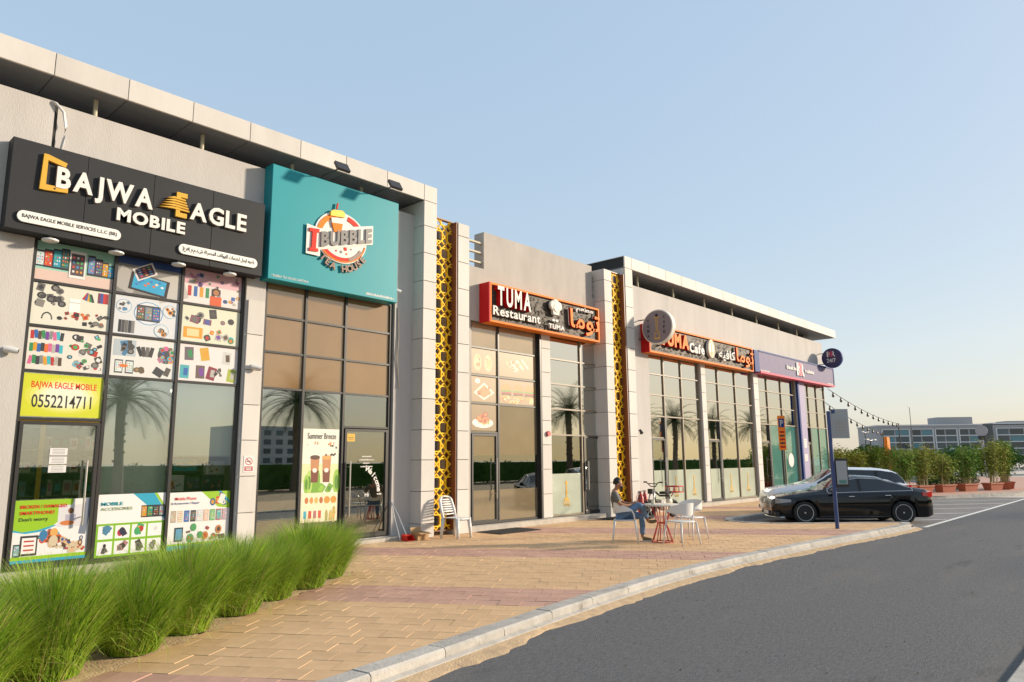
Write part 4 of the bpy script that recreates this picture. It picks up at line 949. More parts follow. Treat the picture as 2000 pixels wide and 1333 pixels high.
p = Print(4.10, 5.14, .19, 1.16, YP, '#f5f4f2')
p.poly([(4.62, 1.16), (4.95, 1.16), (5.14, .88), (5.14, .74), (5.06, .78)], '#27aacb'); p.poly([(4.95, 1.16), (5.0, 1.16), (5.14, .94), (5.14, .89)], '#9ccb1e')
for k in range(4): p.phone(.68+.09*k, .70, .09, .2, '#2a2c34', PAL[k+2])
p.rect(.5, .265, 1, .53, '#86bf1d')
for i in range(4):
    for j in range(2): p.rect(.14+.24*i, .39-.25*j, .21, .21, '#f7f6f4')
scatter(p, 3, .12, .16, .34, .44, .05, .08, ['#30607a', '#4a88a8']); scatter(p, 3, .34, .42, .36, .42, .05, .09, ['#2a2c48', '#c03048']); scatter(p, 4, .58, .66, .36, .42, .06, .1, ['#c03028', '#40a868', '#e8a030']); scatter(p, 2, .84, .88, .38, .42, .03, .05, ['#dcdcd8'])
for i in range(4): scatter(p, 4, .11+.24*i, .17+.24*i, .1, .18, .03, .08, DK+['#b08080'])
q = p.build('poster', 'white and lime accessories poster with eight product squares, under the blind', 'poster', GP)
word('MOBILE', 4.15, 4.47, .985, 1.04, p.front(), .001, 'teal_sign', q, bold=.02); word('ACCESSORIES', 4.15, 4.62, .91, .955, p.front(), .001, 'leaf_a', q)
p = Print(5.20, 6.27, .19, 1.15, YP, '#f4f2ee')
p.poly([(5.75, 1.15), (6.27, 1.15), (6.27, .85), (6.05, .88)], '#9ccb1e'); p.poly([(6.05, 1.15), (6.10, 1.15), (6.27, .97), (6.27, .92)], '#27aacb'); scatter(p, 8, .68, .9, .78, .94, .04, .09, ['#e0a030', '#3a6090', '#f0ece0', '#d05030'])
for k in range(9): p.phone(.08+.105*k, .58, .085, .2, ['#a89888', '#d8c8a8', '#3a68a8', '#303438', '#c8d0d0', '#e0b8a0', '#70b068', '#c04858', '#b098a8'][k], ['#c8bca8', '#e8dcc4', '#4a80c0', '#50585c', '#e8ecec', '#f0d0b8', '#90c888', '#60b8b8', '#c8b0c0'][k])
p.rect(.18, .27, .13, .24, '#2a2e34'); p.rect(.18, .27, .1, .19, '#60a0c0'); scatter(p, 14, .28, .95, .17, .38, .05, .1, ['#c03028', '#3a3a3e', '#48a060', '#6a5a50', '#d08040'], .8); p.rect(.5, .095, 1, .03, '#9ccb1e'); p.rect(.5, .04, 1, .08, '#27aacb')
q = p.build('poster', 'white phone repair poster with a row of nine phones, nearest the plain pier', 'poster', GP)
word('Mobile Phone', 5.30, 5.66, 1.02, 1.07, p.front(), .001, 'red_letter', q, bold=.01); word('& Accessories / Repair', 5.24, 5.72, .94, .985, p.front(), .001, 'br_blue', q, bold=.008)
# tall drinks poster
p = Print(7.70, 8.54, .48, 2.30, YP, '#f2efdf'); p.rect(.5, .52, 1, .2, '#dfe8b0'); scatter(p, 10, .05, .95, .34, .46, .1, .2, ['#7ab030', '#98c840', '#b8d868', '#5a9028'], .6)
for u in (.34, .66):
    p.poly([p.P(u-.12, .68), p.P(u-.09, .42), p.P(u+.09, .42), p.P(u+.12, .68)], '#c98a5a'); p.poly([p.P(u-.105, .55), p.P(u-.09, .42), p.P(u+.09, .42), p.P(u+.105, .55)], '#7a3a20'); p.ell(u, .69, .27, .05, '#5a3826' if u < .5 else '#e8a860'); p.ell(u, .55, .12, .05, '#f4efe6')
for k in range(9): p.ell(rr.uniform(.6, .95), rr.uniform(.70, .82), .05, .025, '#3a2418')
p.rect(.5, .155, .98, .31, '#f7ecc8')
for k in range(4): p.ell(.15+.13*k, .23, .1, .07, ['#c87838', '#e09850', '#d8b860', '#b86830'][k]); p.rect(.12+.13*k, .08, .08, .08, ['#40b0c8', '#d04030', '#b87078', '#d85040'][k])
for k in range(2): p.ell(.70+.18*k, .23, .17, .08, '#d89830')
scatter(p, 7, .6, .92, .05, .12, .05, .1, ['#c8c078', '#b0a860', '#e0b050']); scatter(p, 9, .1, .9, .82, .86, .02, .05, ['#e8a060', '#d88838'], .4)
q = p.build('poster', 'tall cream drinks poster with two iced cups, on the tea shop glass', 'poster')
word('Summer Breeze', 7.80, 8.46, 2.10, 2.22, p.front(), .001, 'frame', q)
p = Print(8.70, 8.90, 2.06, 2.22, 12.655, '#e0b020'); p.rect(.5, .5, .7, .08, '#6a5010'); p.rect(.5, .3, .6, .08, '#6a5010'); p.build('door_sticker', 'small yellow sticker at the top of the tea shop door', 'sticker')
# white vinyl on the tea shop door
dv = thing('door_vinyl', (9.3, 12.658, .9), 'white welcome lettering on the dark tea shop door', 'lettering')
arc_text('Welcome!', 8.98, .98, .52, 66, -6, .11, 12.652, .004, 'white_letter', dv, bold=.03)
word('Hi', 9.18, 9.28, .92, 1.0, 12.652, .004, 'white_letter', dv, bold=.02)
for k, (a, b) in enumerate(((9.08, 9.33), (9.02, 9.40), (9.12, 9.28), (9.06, 9.36))): strokes(a, b, 1.74-.07*k, 1.77-.07*k, 12.652, 'white_letter', dv, 10+k)
# food prints on the restaurant glass
GF = 'food pictures on the restaurant glass'
def food(x0, x1, z0, z1, label, kind):
    p = Print(x0, x1, z0, z1, YP, '#a88e68' if kind != 'wing' else '#94794f')
    if kind == 'wrap':
        for k in range(2): p.ell(.25+.4*k, .45, .3, .7, '#d8b48a'); p.ell(.27+.4*k, .5, .18, .5, '#e0a860'); scatter(p, 8, .18+.4*k, .36+.4*k, .3, .7, .04, .09, ['#c87840', '#e8d8a0', '#a05028'])
    elif kind == 'skew':
        for k in range(9): p.rect(.3+.05*k, .45+.02*k, .04, .55, ['#d8b48a', '#b87848', '#e8d8b8'][k % 3], 50); 
        scatter(p, 14, .3, .8, .3, .7, .03, .08, ['#e8dcc0', '#c89868', '#a86838'])
    elif kind == 'tray':
        p.poly([p.P(.1, .35), p.P(.5, .08), p.P(.9, .4), p.P(.5, .78)], '#e8dcc8'); p.poly([p.P(.2, .36), p.P(.5, .16), p.P(.8, .4), p.P(.5, .68)], '#c88a50'); scatter(p, 14, .3, .7, .3, .6, .05, .1, ['#e0b070', '#b86830', '#7a9a48', '#d84030']); p.ell(.25, .82, .2, .2, '#ece4d4')
    elif kind == 'burger':
        for k, u in enumerate((.2, .52, .82)): p.ell(u, .66, .26, .36, '#d08a40'); p.rect(u, .52, .26, .1, '#6a9838'); p.rect(u, .45, .26, .08, '#b03828'); p.rect(u, .38, .25, .1, '#5a3420'); p.ell(u, .28, .26, .16, '#d89848')
        scatter(p, 20, .05, .95, .08, .3, .04, .1, ['#e8b860', '#e0d0a0', '#c87838'])
    else:
        p.ell(.45, .3, .8, .4, '#f0ece0'); scatter(p, 12, .2, .7, .25, .45, .08, .16, ['#8ab048', '#b8c868', '#e8e0c0'], .7); scatter(p, 10, .25, .7, .35, .75, .1, .2, ['#c85a28', '#a84018', '#d88848'], .9)
    return p.build('food_print', label, 'print', GF)
food(12.29, 13.22, 3.79, 4.42, 'faded print of two wraps, upper left restaurant pane', 'wrap'); food(13.28, 14.74, 3.79, 4.42, 'faded print of grilled pieces, upper right restaurant pane', 'skew')
food(12.29, 13.22, 3.09, 3.72, 'faded print of a mixed tray, below the wraps', 'tray'); food(13.28, 14.74, 3.09, 3.72, 'faded print of three burgers on the restaurant glass', 'burger'); food(12.29, 13.22, 2.38, 3.02, 'bright print of chicken on salad directly over the restaurant door', 'wing')
# pipe emblems on frosted panes
def pipe_mark(x, label, s=1.0, txt=True):
    o = thing('frosted_emblem', (x, 12.68, .5), label, 'emblem', 'gold pipe emblems on the frosted cafe glass'); m = MB(); y0, y1 = 12.686, 12.690
    for a in ((-.10, .10, .52, .54), (-.07, .07, .545, .60), (-.02, .02, .60, 1.0), (-.06, .06, .74, .76), (-.05, .05, 1.0, 1.02), (-.035, .035, 1.02, 1.06)): m.box(x+a[0]*s, x+a[1]*s, y0, y1, a[2], a[3])
    if txt: m.box(x-.16, x+.16, y0, y1, .47, .49)
    m.build('emblem_mark', 'gold_letter', o)
    if txt: word('TUMA', x-.14, x+.14, .38, .45, y0, .004, 'gold_letter', o)
pipe_mark(16.0, 'gold pipe emblem on the frosted restaurant pane', 1.3)
for k, x in enumerate((21.97, 23.2, 26.05, 27.5)): pipe_mark(x, ['first', 'second', 'third', 'fourth'][k]+' gold pipe emblem on the frosted cafe panes from the left')
p = Print(31.6, 32.2, 1.2, 1.8, YP, '#7a9a94'); p.mb = MB(); p.mb.prism(circle(31.95, 1.55, .30, 26), YP-.004, YP, col=lin('#e8e0dc')); p.ell(.58, .58, .7, .7, '#d8a8a8'); p.ell(.58, .62, .4, .3, '#c05878'); p.rect(.58, .42, .5, .08, '#b03050')
p.build('round_sticker', 'round white and pink sticker on the teal glass', 'sticker')
# notices, cameras, small lamps
def notice(x0, x1, z0, z1, y, label, kind):
    p = Print(x0, x1, z0, z1, y, '#eeebe8')
    if kind == 'smoke':
        p.ell(.5, .66, .72, .46, '#b82a2a', 20); p.ell(.5, .66, .58, .37, '#eeebe8', 20); p.rect(.48, .66, .4, .06, '#3a3838'); p.rect(.5, .66, .6, .05, '#b82a2a', -45); p.rect(.5, .22, .8, .26, '#b82a2a'); p.rect(.5, .26, .6, .05, '#eeebe8'); p.rect(.5, .17, .5, .05, '#eeebe8')
    else:
        for k in range(4): p.rect(.5, .8-.2*k, .7, .05, '#6a6866')
    return p.build('notice', label, 'notice')
notice(6.43, 6.63, 1.47, 1.77, YW-.038, 'white no smoking notice on the pier between the two near shops', 'smoke')
notice(19.12, 19.32, 1.50, 1.90, YW-.006, 'white no smoking notice beside the cafe lattice screen', 'smoke')
notice(28.43, 28.60, 1.62, 1.86, YW-.036, 'small red and white notice on the second cafe pier', 'smoke')
for k in range(3): notice(3.36, 3.60, 1.78-.13*k, 1.89-.13*k, 12.654, ['top', 'middle', 'bottom'][k]+' white paper notice on the phone shop door', 'text')
notice(33.2, 33.5, 2.1, 2.5, YW-.066, 'yellowish notice high on the lilac pier', 'text'); notice(33.15, 33.5, 1.5, 1.8, YW-.066, 'white notice low on the lilac pier', 'text')
def cctv(x, z, y, label):
    t = thing('security_camera', (x, y, z), label, 'camera', 'white wall cameras')
    MB().lathe([(.05, y-.0), (.055, y-.02), (.04, y-.05)][::-1], (x, 0, z), 'y', 14).build('mount', 'white_plastic', t, smooth=True, flat_angle=40)
    MB().tube([(x-.05, y-.06, z+.01), (x+.03, y-.09, z), (x+.12, y-.12, z-.02)], [.045, .05, .045], 12).build('camera_body', 'white_plastic', t, smooth=True, flat_angle=40)
    MB().tube([(x+.12, y-.121, z-.02), (x+.126, y-.123, z-.021)], .034, 12).build('lens', 'dark', t)
cctv(2.66, 3.32, YW, 'white wall camera left of the phone shop window'); cctv(6.50, 3.40, YW-.03, 'white wall camera on the pier between the two near shops'); cctv(9.78, 5.42, YW, 'white wall camera at the lower right corner of the teal sign')
wl = thing('wall_lamp', (19.35, YW, 2.5), 'black twin spot lamp on the wall beside the cafe lattice', 'lamp')
m = MB(); m.box(19.30, 19.42, YW-.05, YW, 2.47, 2.56); m.tube([(19.2, YW-.12, 2.53), (19.52, YW-.12, 2.53)], .012, 8); m.tube([(19.36, YW-.13, 2.53), (19.36, YW-.01, 2.53)], .012, 8); m.build('bracket', 'frame', wl)
for x in (19.2, 19.52): MB().tube([(x, YW-.12, 2.56), (x-.03, YW-.2, 2.45)], [.035, .06], 12).build('lamp_head', 'frame', wl)
tag(MB().tube([(2.90, YW-.03, 7.33), (2.95, YW-.07, 7.32), (3.06, YW-.09, 7.2), (3.11, YW-.09, 6.98), (3.10, YW-.09, 6.75), (3.06, YW-.08, 6.46)], .022, 10).build('conduit', 'white_plastic', smooth=True), 'white conduit curving down the wall into the black sign', 'pipe')
tag(MB().tube([(9.92, YW-.02, 5.06), (9.93, YW-.03, 4.4), (9.90, YW-.03, 3.9), (9.95, YW-.03, 3.4), (9.95, YW-.05, 3.25)], .012, 8).build('cable', 'letter_side', smooth=True), 'thin cable running down beside the tea shop window', 'cable')
for a, b, l in (((18.75, 12.05), .0, 'left'), ((19.14, 12.15), .0, 'right')):
    t = thing('fire_extinguisher', (a[0], a[1], 0), 'red fire extinguisher standing by the cafe lattice, '+l+' of the pair', 'extinguisher', 'fire extinguishers by the cafe')
    MB().lathe([(.06, .0), (.085, .02), (.085, .52), (.05, .60), (.025, .62), (.025, .68)], (a[0], a[1], 0), 'z', 16).build('cylinder', 'red_metal', t, smooth=True, flat_angle=40)
    m = MB(); m.box(a[0]-.1, a[0]+.05, a[1]-.015, a[1]+.015, .68, .71); m.tube([(a[0]-.05, a[1], .68), (a[0]-.12, a[1]-.03, .6), (a[0]-.1, a[1]-.06, .3)], .012, 8); m.build('valve_hose', 'dark', t)
# blinds and the phone shop interior
for x0, x1, z0, l in ((4.10, 5.14, 1.15, 'wider white roller blind behind the middle phone shop pane'), (5.20, 6.27, 1.78, 'shorter white roller blind over the shop counter display')):
    t = thing('roller_blind', ((x0+x1)/2, 12.78, z0), l, 'blind', 'roller blinds in the phone shop'); MB().box(x0, x1, 12.78, 12.786, z0, 3.04).build('blind_fabric', 'blind', t); MB().box(x0, x1, 12.77, 12.795, z0-.025, z0).build('bottom_bar', 'white_plastic', t)
sh = thing('display_shelf', (3.6, 14.2, .08), 'shop shelving stocked with boxes seen through the phone shop door', 'shelf')
m = MB()
for k in range(6): m.box(2.6, 6.3, 14.0, 14.4, .35+.38*k, .37+.38*k)
m.box(2.6, 6.3, 14.4, 14.43, .08, 2.7); m.build('shelf_boards', 'interior', sh)
m = MB(); m.box(2.6, 6.3, 14.35, 14.39, 2.32, 2.42); m.box(3.55, 3.62, 13.98, 14.0, .08, 2.7); m.build('yellow_trim', 'yellow_print', sh)
BX = MB().box(-.5, .5, -.5, .5, 0, 1).mesh('product_box', 'print')
bm_ = {}
for k, c in enumerate(['#e8e4dc', '#3a4a6a', '#c8d4e0', '#6a2a30', '#2a2c30', '#8ab0c8', '#d8d0c0', '#404850']):
    bm_[k] = MB().box(-.5, .5, -.5, .5, 0, 1, col=lin(c)).box(-.3, .3, -.51, -.505, .3, .8, col=lin(PAL[k])).mesh('product_box', 'print')
for k in range(5):
    x = 2.68
    while x < 6.2:
        wd = rr.uniform(.07, .16); ci = rr.randrange(8); cn_ = ['cream', 'navy', 'pale blue', 'dark red', 'black', 'sky blue', 'beige', 'slate'][ci]; o = link('product_box', bm_[ci]); o.location = (x+wd/2, 14.13, .37+.38*k); o.scale = (wd*.93, .14, rr.uniform(.16, .3)); x += wd+.004
        tag(o, cn_+' product box on the '+['lowest', 'second', 'third', 'fourth', 'top'][k]+' shelf inside the phone shop', 'box', 'boxes on the phone shop shelves')
wsn = thing('led_sign', (5.55, 12.86, 1.5), 'small teal lit welcome sign hanging inside the phone shop window', 'sign')
MB().box(5.28, 5.74, 12.86, 12.88, 1.48, 1.74).build('sign_frame', 'dark', wsn); MB().box(5.31, 5.71, 12.852, 12.858, 1.51, 1.71).build('screen', 'teal_sign', wsn); word('WELCOME', 5.34, 5.68, 1.58, 1.66, 12.846, .004, 'yellow_print', wsn, bold=.02)
for k, (x0, x1, z0, z1, c, l) in enumerate(((5.24, 5.52, 1.16, 1.44, '#e6e2da', 'white'), (5.55, 5.80, 1.16, 1.40, '#2a3040', 'navy'), (5.84, 6.24, 1.16, 1.42, '#26242c', 'black'), (5.9, 6.24, 1.44, 1.68, '#d8d4cc', 'pale'))):
    p = Print(x0, x1, z0, z1, 12.90, c, .12); scatter(p, 5, .15, .85, .2, .8, .1, .2, PAL); p.build('boxed_gadget', l+' boxed gadget in the phone shop window under the blind', 'box')
lt = MB().box(3.0, 6.0, 13.6, 13.7, 2.95, 3.0).build('ceiling_lamp', 'interior_light'); tag(lt, 'lit strip lamp inside the phone shop', 'lamp')
# ---------------------------------------------------------------- grasses
def clump(seed, n=4600, h=.92, sp=.62):
    r = random.Random(seed); mb = MB()
    for k in range(n):
        a = r.uniform(0, 2*math.pi); q = math.sqrt(r.random()); bx, by = .20*q*math.cos(a), .20*q*math.sin(a)
        a2 = a+r.gauss(0, .5); L = h*r.uniform(.5, 1.2); lean = (.08+.82*q*r.uniform(.5, 1.2)); wd = r.uniform(.0022, .0046)
        if r.random() < .16: lean *= r.uniform(1.3, 2.2); L *= .85
        dx, dy = math.cos(a2), math.sin(a2); px, py = -dy*wd, dx*wd; pts = []; x, y, z = bx, by, 0; ang = math.pi/2-lean*.35; m = 5
        for i in range(m+1):
            pts.append((x, y, max(z, .004*i))); st = L/m; x += dx*math.cos(ang)*st; y += dy*math.cos(ang)*st; z += math.sin(ang)*st; ang -= lean*(.10+.13*i)
        vs = []; 
        for i, p in enumerate(pts[:-1]):
            t = 1-.75*(i/m)**1.5; vs += [(p[0]-px*t, p[1]-py*t, p[2]), (p[0]+px*t, p[1]+py*t, p[2])]
        vs.append(pts[-1]); fs = [(2*i, 2*i+1, 2*i+3, 2*i+2) for i in range(m-1)]+[(2*m-2, 2*m-1, 2*m)]
        mb.add(vs, fs)
    return mb.mesh('grass_clump', 'grass')
GM = [clump(s) for s in (1, 2, 3)]
fr = [(1.05, 6.55, 1.0), (1.72, 6.95, 1.08), (2.45, 7.28, 1.0), (3.10, 7.72, 1.06), (3.85, 8.15, 1.0), (4.55, 8.62, .98), (5.25, 9.02, 1.02), (5.92, 9.52, .98)]
bkc = [(.75, 7.7, .8), (2.3, 8.25, .75), (3.5, 9.0, .8), (4.7, 9.75, .8)]
for i, (x, y, s) in enumerate(fr+bkc):
    o = link('grass_clump', GM[i % 3]); o.location = (x+(.18 if i < 8 else 0), y-(.27 if i < 8 else 0), .02); o.rotation_euler = (0, 0, i*1.7); o.scale = (s*(1.08+.07*math.sin(i*5)), s*(1.08+.07*math.cos(i*3)), s*(.84+.05*math.sin(i*2.3)))
    nm = ['nearest', 'second', 'third', 'fourth', 'fifth', 'sixth', 'seventh', 'eighth']
    tag(o, (nm[i]+' fountain grass clump along the paving edge, counted from the left') if i < 8 else (nm[i-8]+' fountain grass clump of the back row by the window, from the left'), 'grass', 'fountain grasses in the bed')
lt_ = MB(); r = random.Random(5)
for k in range(260):
    s_ = r.random(); x = -1+s_*7.6+r.gauss(0, .1); y = 4.78+(x+1)*.649-.05+abs(r.gauss(0, .12)); a = r.uniform(0, 6.3); l = r.uniform(.02, .07); z = .004+r.random()*.01
    lt_.add([(x, y, z), (x+math.cos(a)*l, y+math.sin(a)*l, z+.004), (x+math.cos(a+.15)*l*.5, y+math.sin(a+.15)*l*.5, z+.008)], [(0, 1, 2)])
tag(lt_.build('dry_litter', 'sand'), kind='stuff')
# ---------------------------------------------------------------- chairs, table
def mono_chair():
    t = thing('plastic_chair', (10.98, 11.78, 0), 'white plastic garden chair with slatted back before the gold lattice', 'chair')
    s = MB(); n = 8; vs = []
    for j in range(n+1):
        for i in range(n+1):
            u, v = i/n*2-1, j/n*2-1; vs.append((v*.21, u*.22*(1-.06*v), .43-.02*math.cos(u*1.5)*math.cos(v*1.5)+(-.03 if v > .85 else 0)))
    s.add(vs, [(j*(n+1)+i, j*(n+1)+i+1, (j+1)*(n+1)+i+1, (j+1)*(n+1)+i) for j in range(n) for i in range(n)]); k = len(vs)
    s.add([(v[0], v[1], v[2]-.02) for v in vs], [(j*(n+1)+i, (j+1)*(n+1)+i, (j+1)*(n+1)+i+1, j*(n+1)+i+1) for j in range(n) for i in range(n)])
    s.tube([(.21, -.2, .40), (.21, .2, .40)], .015, 8); s.build('seat', 'white_plastic', t, smooth=True, local=True)
    for x, y in ((.19, .2), (.19, -.2), (-.19, .21), (-.19, -.21)):
        MB().tube([(x, y, .42), (x*1.12, y*1.06, .2), (x*1.22, y*1.12, 0)], [.045, .036, .028], 8).build('leg', 'white_plastic', t, smooth=True, local=True)
    b = MB()
    for sg in (-1, 1): b.tube([(-.19, sg*.21, .40), (-.25, sg*.215, .6), (-.31, sg*.19, .80), (-.325, sg*.12, .86)], [.034, .032, .030, .026], 8)
    b.tube([(-.325, -.12, .86), (-.335, 0, .875), (-.325, .12, .86)], .018, 8); b.tube([(-.22, -.2, .5), (-.23, 0, .49), (-.22, .2, .5)], .014, 8); b.build('back_frame', 'white_plastic', t, smooth=True, local=True)
    for k in range(6):
        z = .55+k*.05; x = -.235-.105*(z-.5)/.36
        MB().tube([(x, -.19, z), (x-.03, 0, z), (x, .19, z)], .020, 6).build('slat', 'white_plastic', t, smooth=True, local=True)
    return t
ch = mono_chair(); ch.rotation_euler = (0, 0, R(-82))
def cafe_chair(loc, rz, label):
    t = thing('cafe_chair', loc, label, 'chair', 'white chairs round the red legged table', rz=rz)
    s = MB(); vs = []; n = 24
    for rr_, z in ((0, .452), (.7, .45), (.95, .452), (1.0, .444), (.97, .428), (.0, .428)):
        for k in range(n):
            a = 2*math.pi*k/n; c, q = math.cos(a), math.sin(a); e = .45; vs.append((.225*rr_*math.copysign(abs(c)**e, c), .225*rr_*math.copysign(abs(q)**e, q), z))
    s.add(vs, [(j*n+k, j*n+(k+1) % n, (j+1)*n+(k+1) % n, (j+1)*n+k) for j in range(5) for k in range(n)]); s.build('seat', 'white_plastic', t, smooth=True, local=True)
    for x, y in ((.2, .2), (.2, -.2), (-.2, .2), (-.2, -.2)):
        MB().tube([(x, y, .44), (x*1.15, y*1.12, .2), (x*1.3, y*1.22, 0)], [.02, .017, .011], 8).build('leg', 'white_plastic', t, smooth=True, local=True)
    b = MB(); m = 20; vs = []
    for k in range(m+1):
        a = R(-118+236*k/m); w_ = abs(k/m*2-1); top = .80-.14*w_**2.2; hgt = .21*(1-w_**1.6)+.035; rx, ry = .27, .265
        x, y = -rx*math.cos(a)+.02, ry*math.sin(a); nx, ny = math.cos(a), -math.sin(a); d = .014
        vs += [(x, y, top), (x+nx*d, y+ny*d, top), (x+nx*d+.02, y+ny*d, top-hgt), (x+.02, y, top-hgt)]
    b.add(vs, [(4*k+i, 4*k+(i+1) % 4, 4*k+4+(i+1) % 4, 4*k+4+i) for k in range(m) for i in range(4)]+[(3, 2, 1, 0), (4*m, 4*m+1, 4*m+2, 4*m+3)])
    for sg in (-1, 1): b.tube([(.145, sg*.235, .645), (.19, sg*.225, .55), (.2, sg*.2, .44)], .017, 8)
    b.build('backrest', 'white_plastic', t, smooth=True, local=True, flat_angle=50); return t
cafe_chair((12.55, 8.46, 0), math.atan2(-.84, .54), 'white chair carrying the seated person'); cafe_chair((12.86, 7.36, 0), R(75), 'empty white chair in front of the table with its back to the camera'); cafe_chair((13.88, 7.72, 0), R(172), 'empty white chair behind the table seen from the side')
tb = thing('cafe_table', (12.98, 7.86, 0), 'round pale table on a red wire hourglass base', 'table')
MB().lathe([(.33, .715), (.36, .722), (.36, .745), (.35, .75)], (0, 0, 0), 'z', 36).build('table_top', 'table_top', tb, local=True, smooth=True, flat_angle=35)
for k in range(8):
    a = 2*math.pi*k/8; c, q = math.cos(a), math.sin(a); MB().tube([(.21*c, .21*q, .715), (.10*c, .10*q, .40), (.09*c, .09*q, .36), (.20*c, .20*q, .05), (.21*c, .21*q, .012)], .011, 6).build('base_rod', 'red_metal', tb, local=True, smooth=True)
rg = MB(); pts = [(.095*math.cos(2*math.pi*k/20), .095*math.sin(2*math.pi*k/20), .38) for k in range(21)]; rg.tube(pts, .009, 6, caps=False); pts = [(.21*math.cos(2*math.pi*k/24), .21*math.sin(2*math.pi*k/24), .012) for k in range(25)]; rg.tube(pts, .010, 6, caps=False); rg.build('base_ring', 'red_metal', tb, local=True, smooth=True)
cpx = thing('drink_cup', (12.86, 7.98, .75), 'small amber drink glass on the cafe table', 'cup')
MB().lathe([(.03, 0), (.036, .005), (.042, .095), (.038, .095), (.034, .02)], (0, 0, 0), 'z', 16).build('glass_wall', 'cream_plastic', cpx, local=True, smooth=True, flat_angle=40); MB().lathe([(.033, .02), (.037, .07)], (0, 0, 0), 'z', 14).build('drink', 'gold_letter', cpx, local=True)
# ---------------------------------------------------------------- person
def skin_obj(name, J, E, m, parent, sub=2, root=0):
    me = bpy.data.meshes.new(name); me.from_pydata([j[:3] for j in J], E, []); me.materials.append(MATS[m])
    o = link(name, me, parent); md = o.modifiers.new('skin', 'SKIN'); md.use_smooth_shade = True; md.branch_smoothing = .4
    if not me.skin_vertices: me.skin_vertices.new() if hasattr(me.skin_vertices, 'new') else None
    for i, j in enumerate(J):
        d = me.skin_vertices[0].data[i]; rr_ = j[3]; d.radius = rr_ if isinstance(rr_, tuple) else (rr_, rr_); d.use_root = (i == root)
    sb = o.modifiers.new('sub', 'SUBSURF'); sb.levels = sub; sb.render_levels = sub; return o
pr = thing('person', (12.55, 8.46, 0), 'seated person in grey T-shirt and blue jeans with legs crossed, looking down at a phone', 'person', rz=math.atan2(-.84, .54))
B = [(-.10, 0, .53, (.13, .11)), (-.15, 0, .68, (.13, .10)), (-.21, 0, .86, (.15, .105)), (-.22, 0, .99, (.12, .085)), (-.185, 0, 1.055, .054), (-.155, 0, 1.09, .052),
     (-.125, 0, 1.13, (.076, .088)), (-.115, 0, 1.20, (.082, .102)), (-.125, 0, 1.265, (.066, .08)),
     (-.20, -.18, .995, .058), (-.10, -.265, .77, .042), (.06, -.20, .72, .036), (.17, -.11, .755, .027), (.215, -.085, .775, .024),
     (-.20, .18, .995, .058), (-.08, .26, .78, .042), (.07, .17, .74, .036), (.17, .06, .77, .027), (.215, .03, .785, .024),
     (-.07, -.10, .52, .085), (.34, -.13, .74, .062), (.46, .03, .50, .045), (.50, .10, .38, .036), (.58, .09, .36, .034), (.66, .06, .39, .025),
     (-.07, .10, .52, .085), (.36, .13, .49, .062), (.37, .15, .25, .05), (.36, .15, .045, .036), (.44, .15, -.005, .034), (.54, .15, -.02, .024),
     (-.030, 0, 1.165, .016)]
E_ = [(0, 1), (1, 2), (2, 3), (3, 4), (4, 5), (5, 6), (6, 7), (7, 8), (3, 9), (9, 10), (10, 11), (11, 12), (12, 13), (3, 14), (14, 15), (15, 16), (16, 17), (17, 18), (0, 19), (19, 20), (20, 21), (21, 22), (22, 23), (23, 24), (0, 25), (25, 26), (26, 27), (27, 28), (28, 29), (29, 30), (6, 31)]
for hnd, (hx, hy, hz), sg in ((13, B[13][:3], 1), (18, B[18][:3], -1)):       # five fingers, thumb from the side of the palm
    for k, (dy, l) in enumerate(((-.024, .055), (-.008, .066), (.008, .062), (.022, .048))):
        i = len(B); B += [(hx+.035, hy+dy*sg, hz+.005, .0085), (hx+.035+l*.55, hy+dy*sg+.01*sg, hz+.02, .0078), (hx+.03+l*.7, hy+dy*sg+.018*sg, hz+.045, .0068)]; E_ += [(hnd, i), (i, i+1), (i+1, i+2)]
    i = len(B); B += [(hx+.005, hy+.03*sg, hz+.02, .0095), (hx+.03, hy+.042*sg, hz+.042, .0085)]; E_ += [(hnd, i), (i, i+1)]
skin_obj('body', B, E_, 'skin', pr, 2, 0)
pr.scale = (.93, .93, .93); pr.location.z = .05
sh_ = [(-.11, 0, .52, (.155, .13)), (-.15, 0, .68, (.155, .12)), (-.21, 0, .86, (.172, .125)), (-.22, 0, .985, (.14, .10)), (-.195, 0, 1.055, .064), (-.205, -.185, .985, .076), (-.15, -.235, .87, .066), (-.115, -.26, .80, .062), (-.205, .185, .985, .076), (-.145, .232, .87, .066), (-.10, .255, .80, .062)]
skin_obj('t_shirt', sh_, [(0, 1), (1, 2), (2, 3), (3, 4), (3, 5), (5, 6), (6, 7), (3, 8), (8, 9), (9, 10)], 'shirt', pr, 2, 0)
jn = [(-.09, 0, .52, (.15, .125)), (-.06, -.10, .52, .105), (.14, -.12, .635, .092), (.34, -.13, .745, .08), (.41, -.04, .61, .066), (.48, .06, .44, .055), (-.06, .10, .52, .105), (.16, .12, .51, .092), (.36, .13, .49, .08), (.375, .15, .25, .066), (.365, .15, .08, .058)]
skin_obj('jeans', jn, [(0, 1), (1, 2), (2, 3), (3, 4), (4, 5), (0, 6), (6, 7), (7, 8), (8, 9), (9, 10)], 'jeans', pr, 2, 0)
for a, b, c in (((.36, .15, .015, .045), (.45, .15, .0, .044), (.57, .15, -.012, .032)), ((.50, .10, .38, .045), (.58, .09, .365, .044), (.685, .055, .40, .032))):
    s_ = skin_obj('shoe', [a, b, c], [(0, 1), (1, 2)], 'shoe', pr, 2, 0)
MB().box(.33, .60, .105, .195, -.052, -.03).build('shoe_sole', 'sole', pr, local=True)
hm = MB(); n, m_ = 18, 10; vs = []      # hair cap, short beard
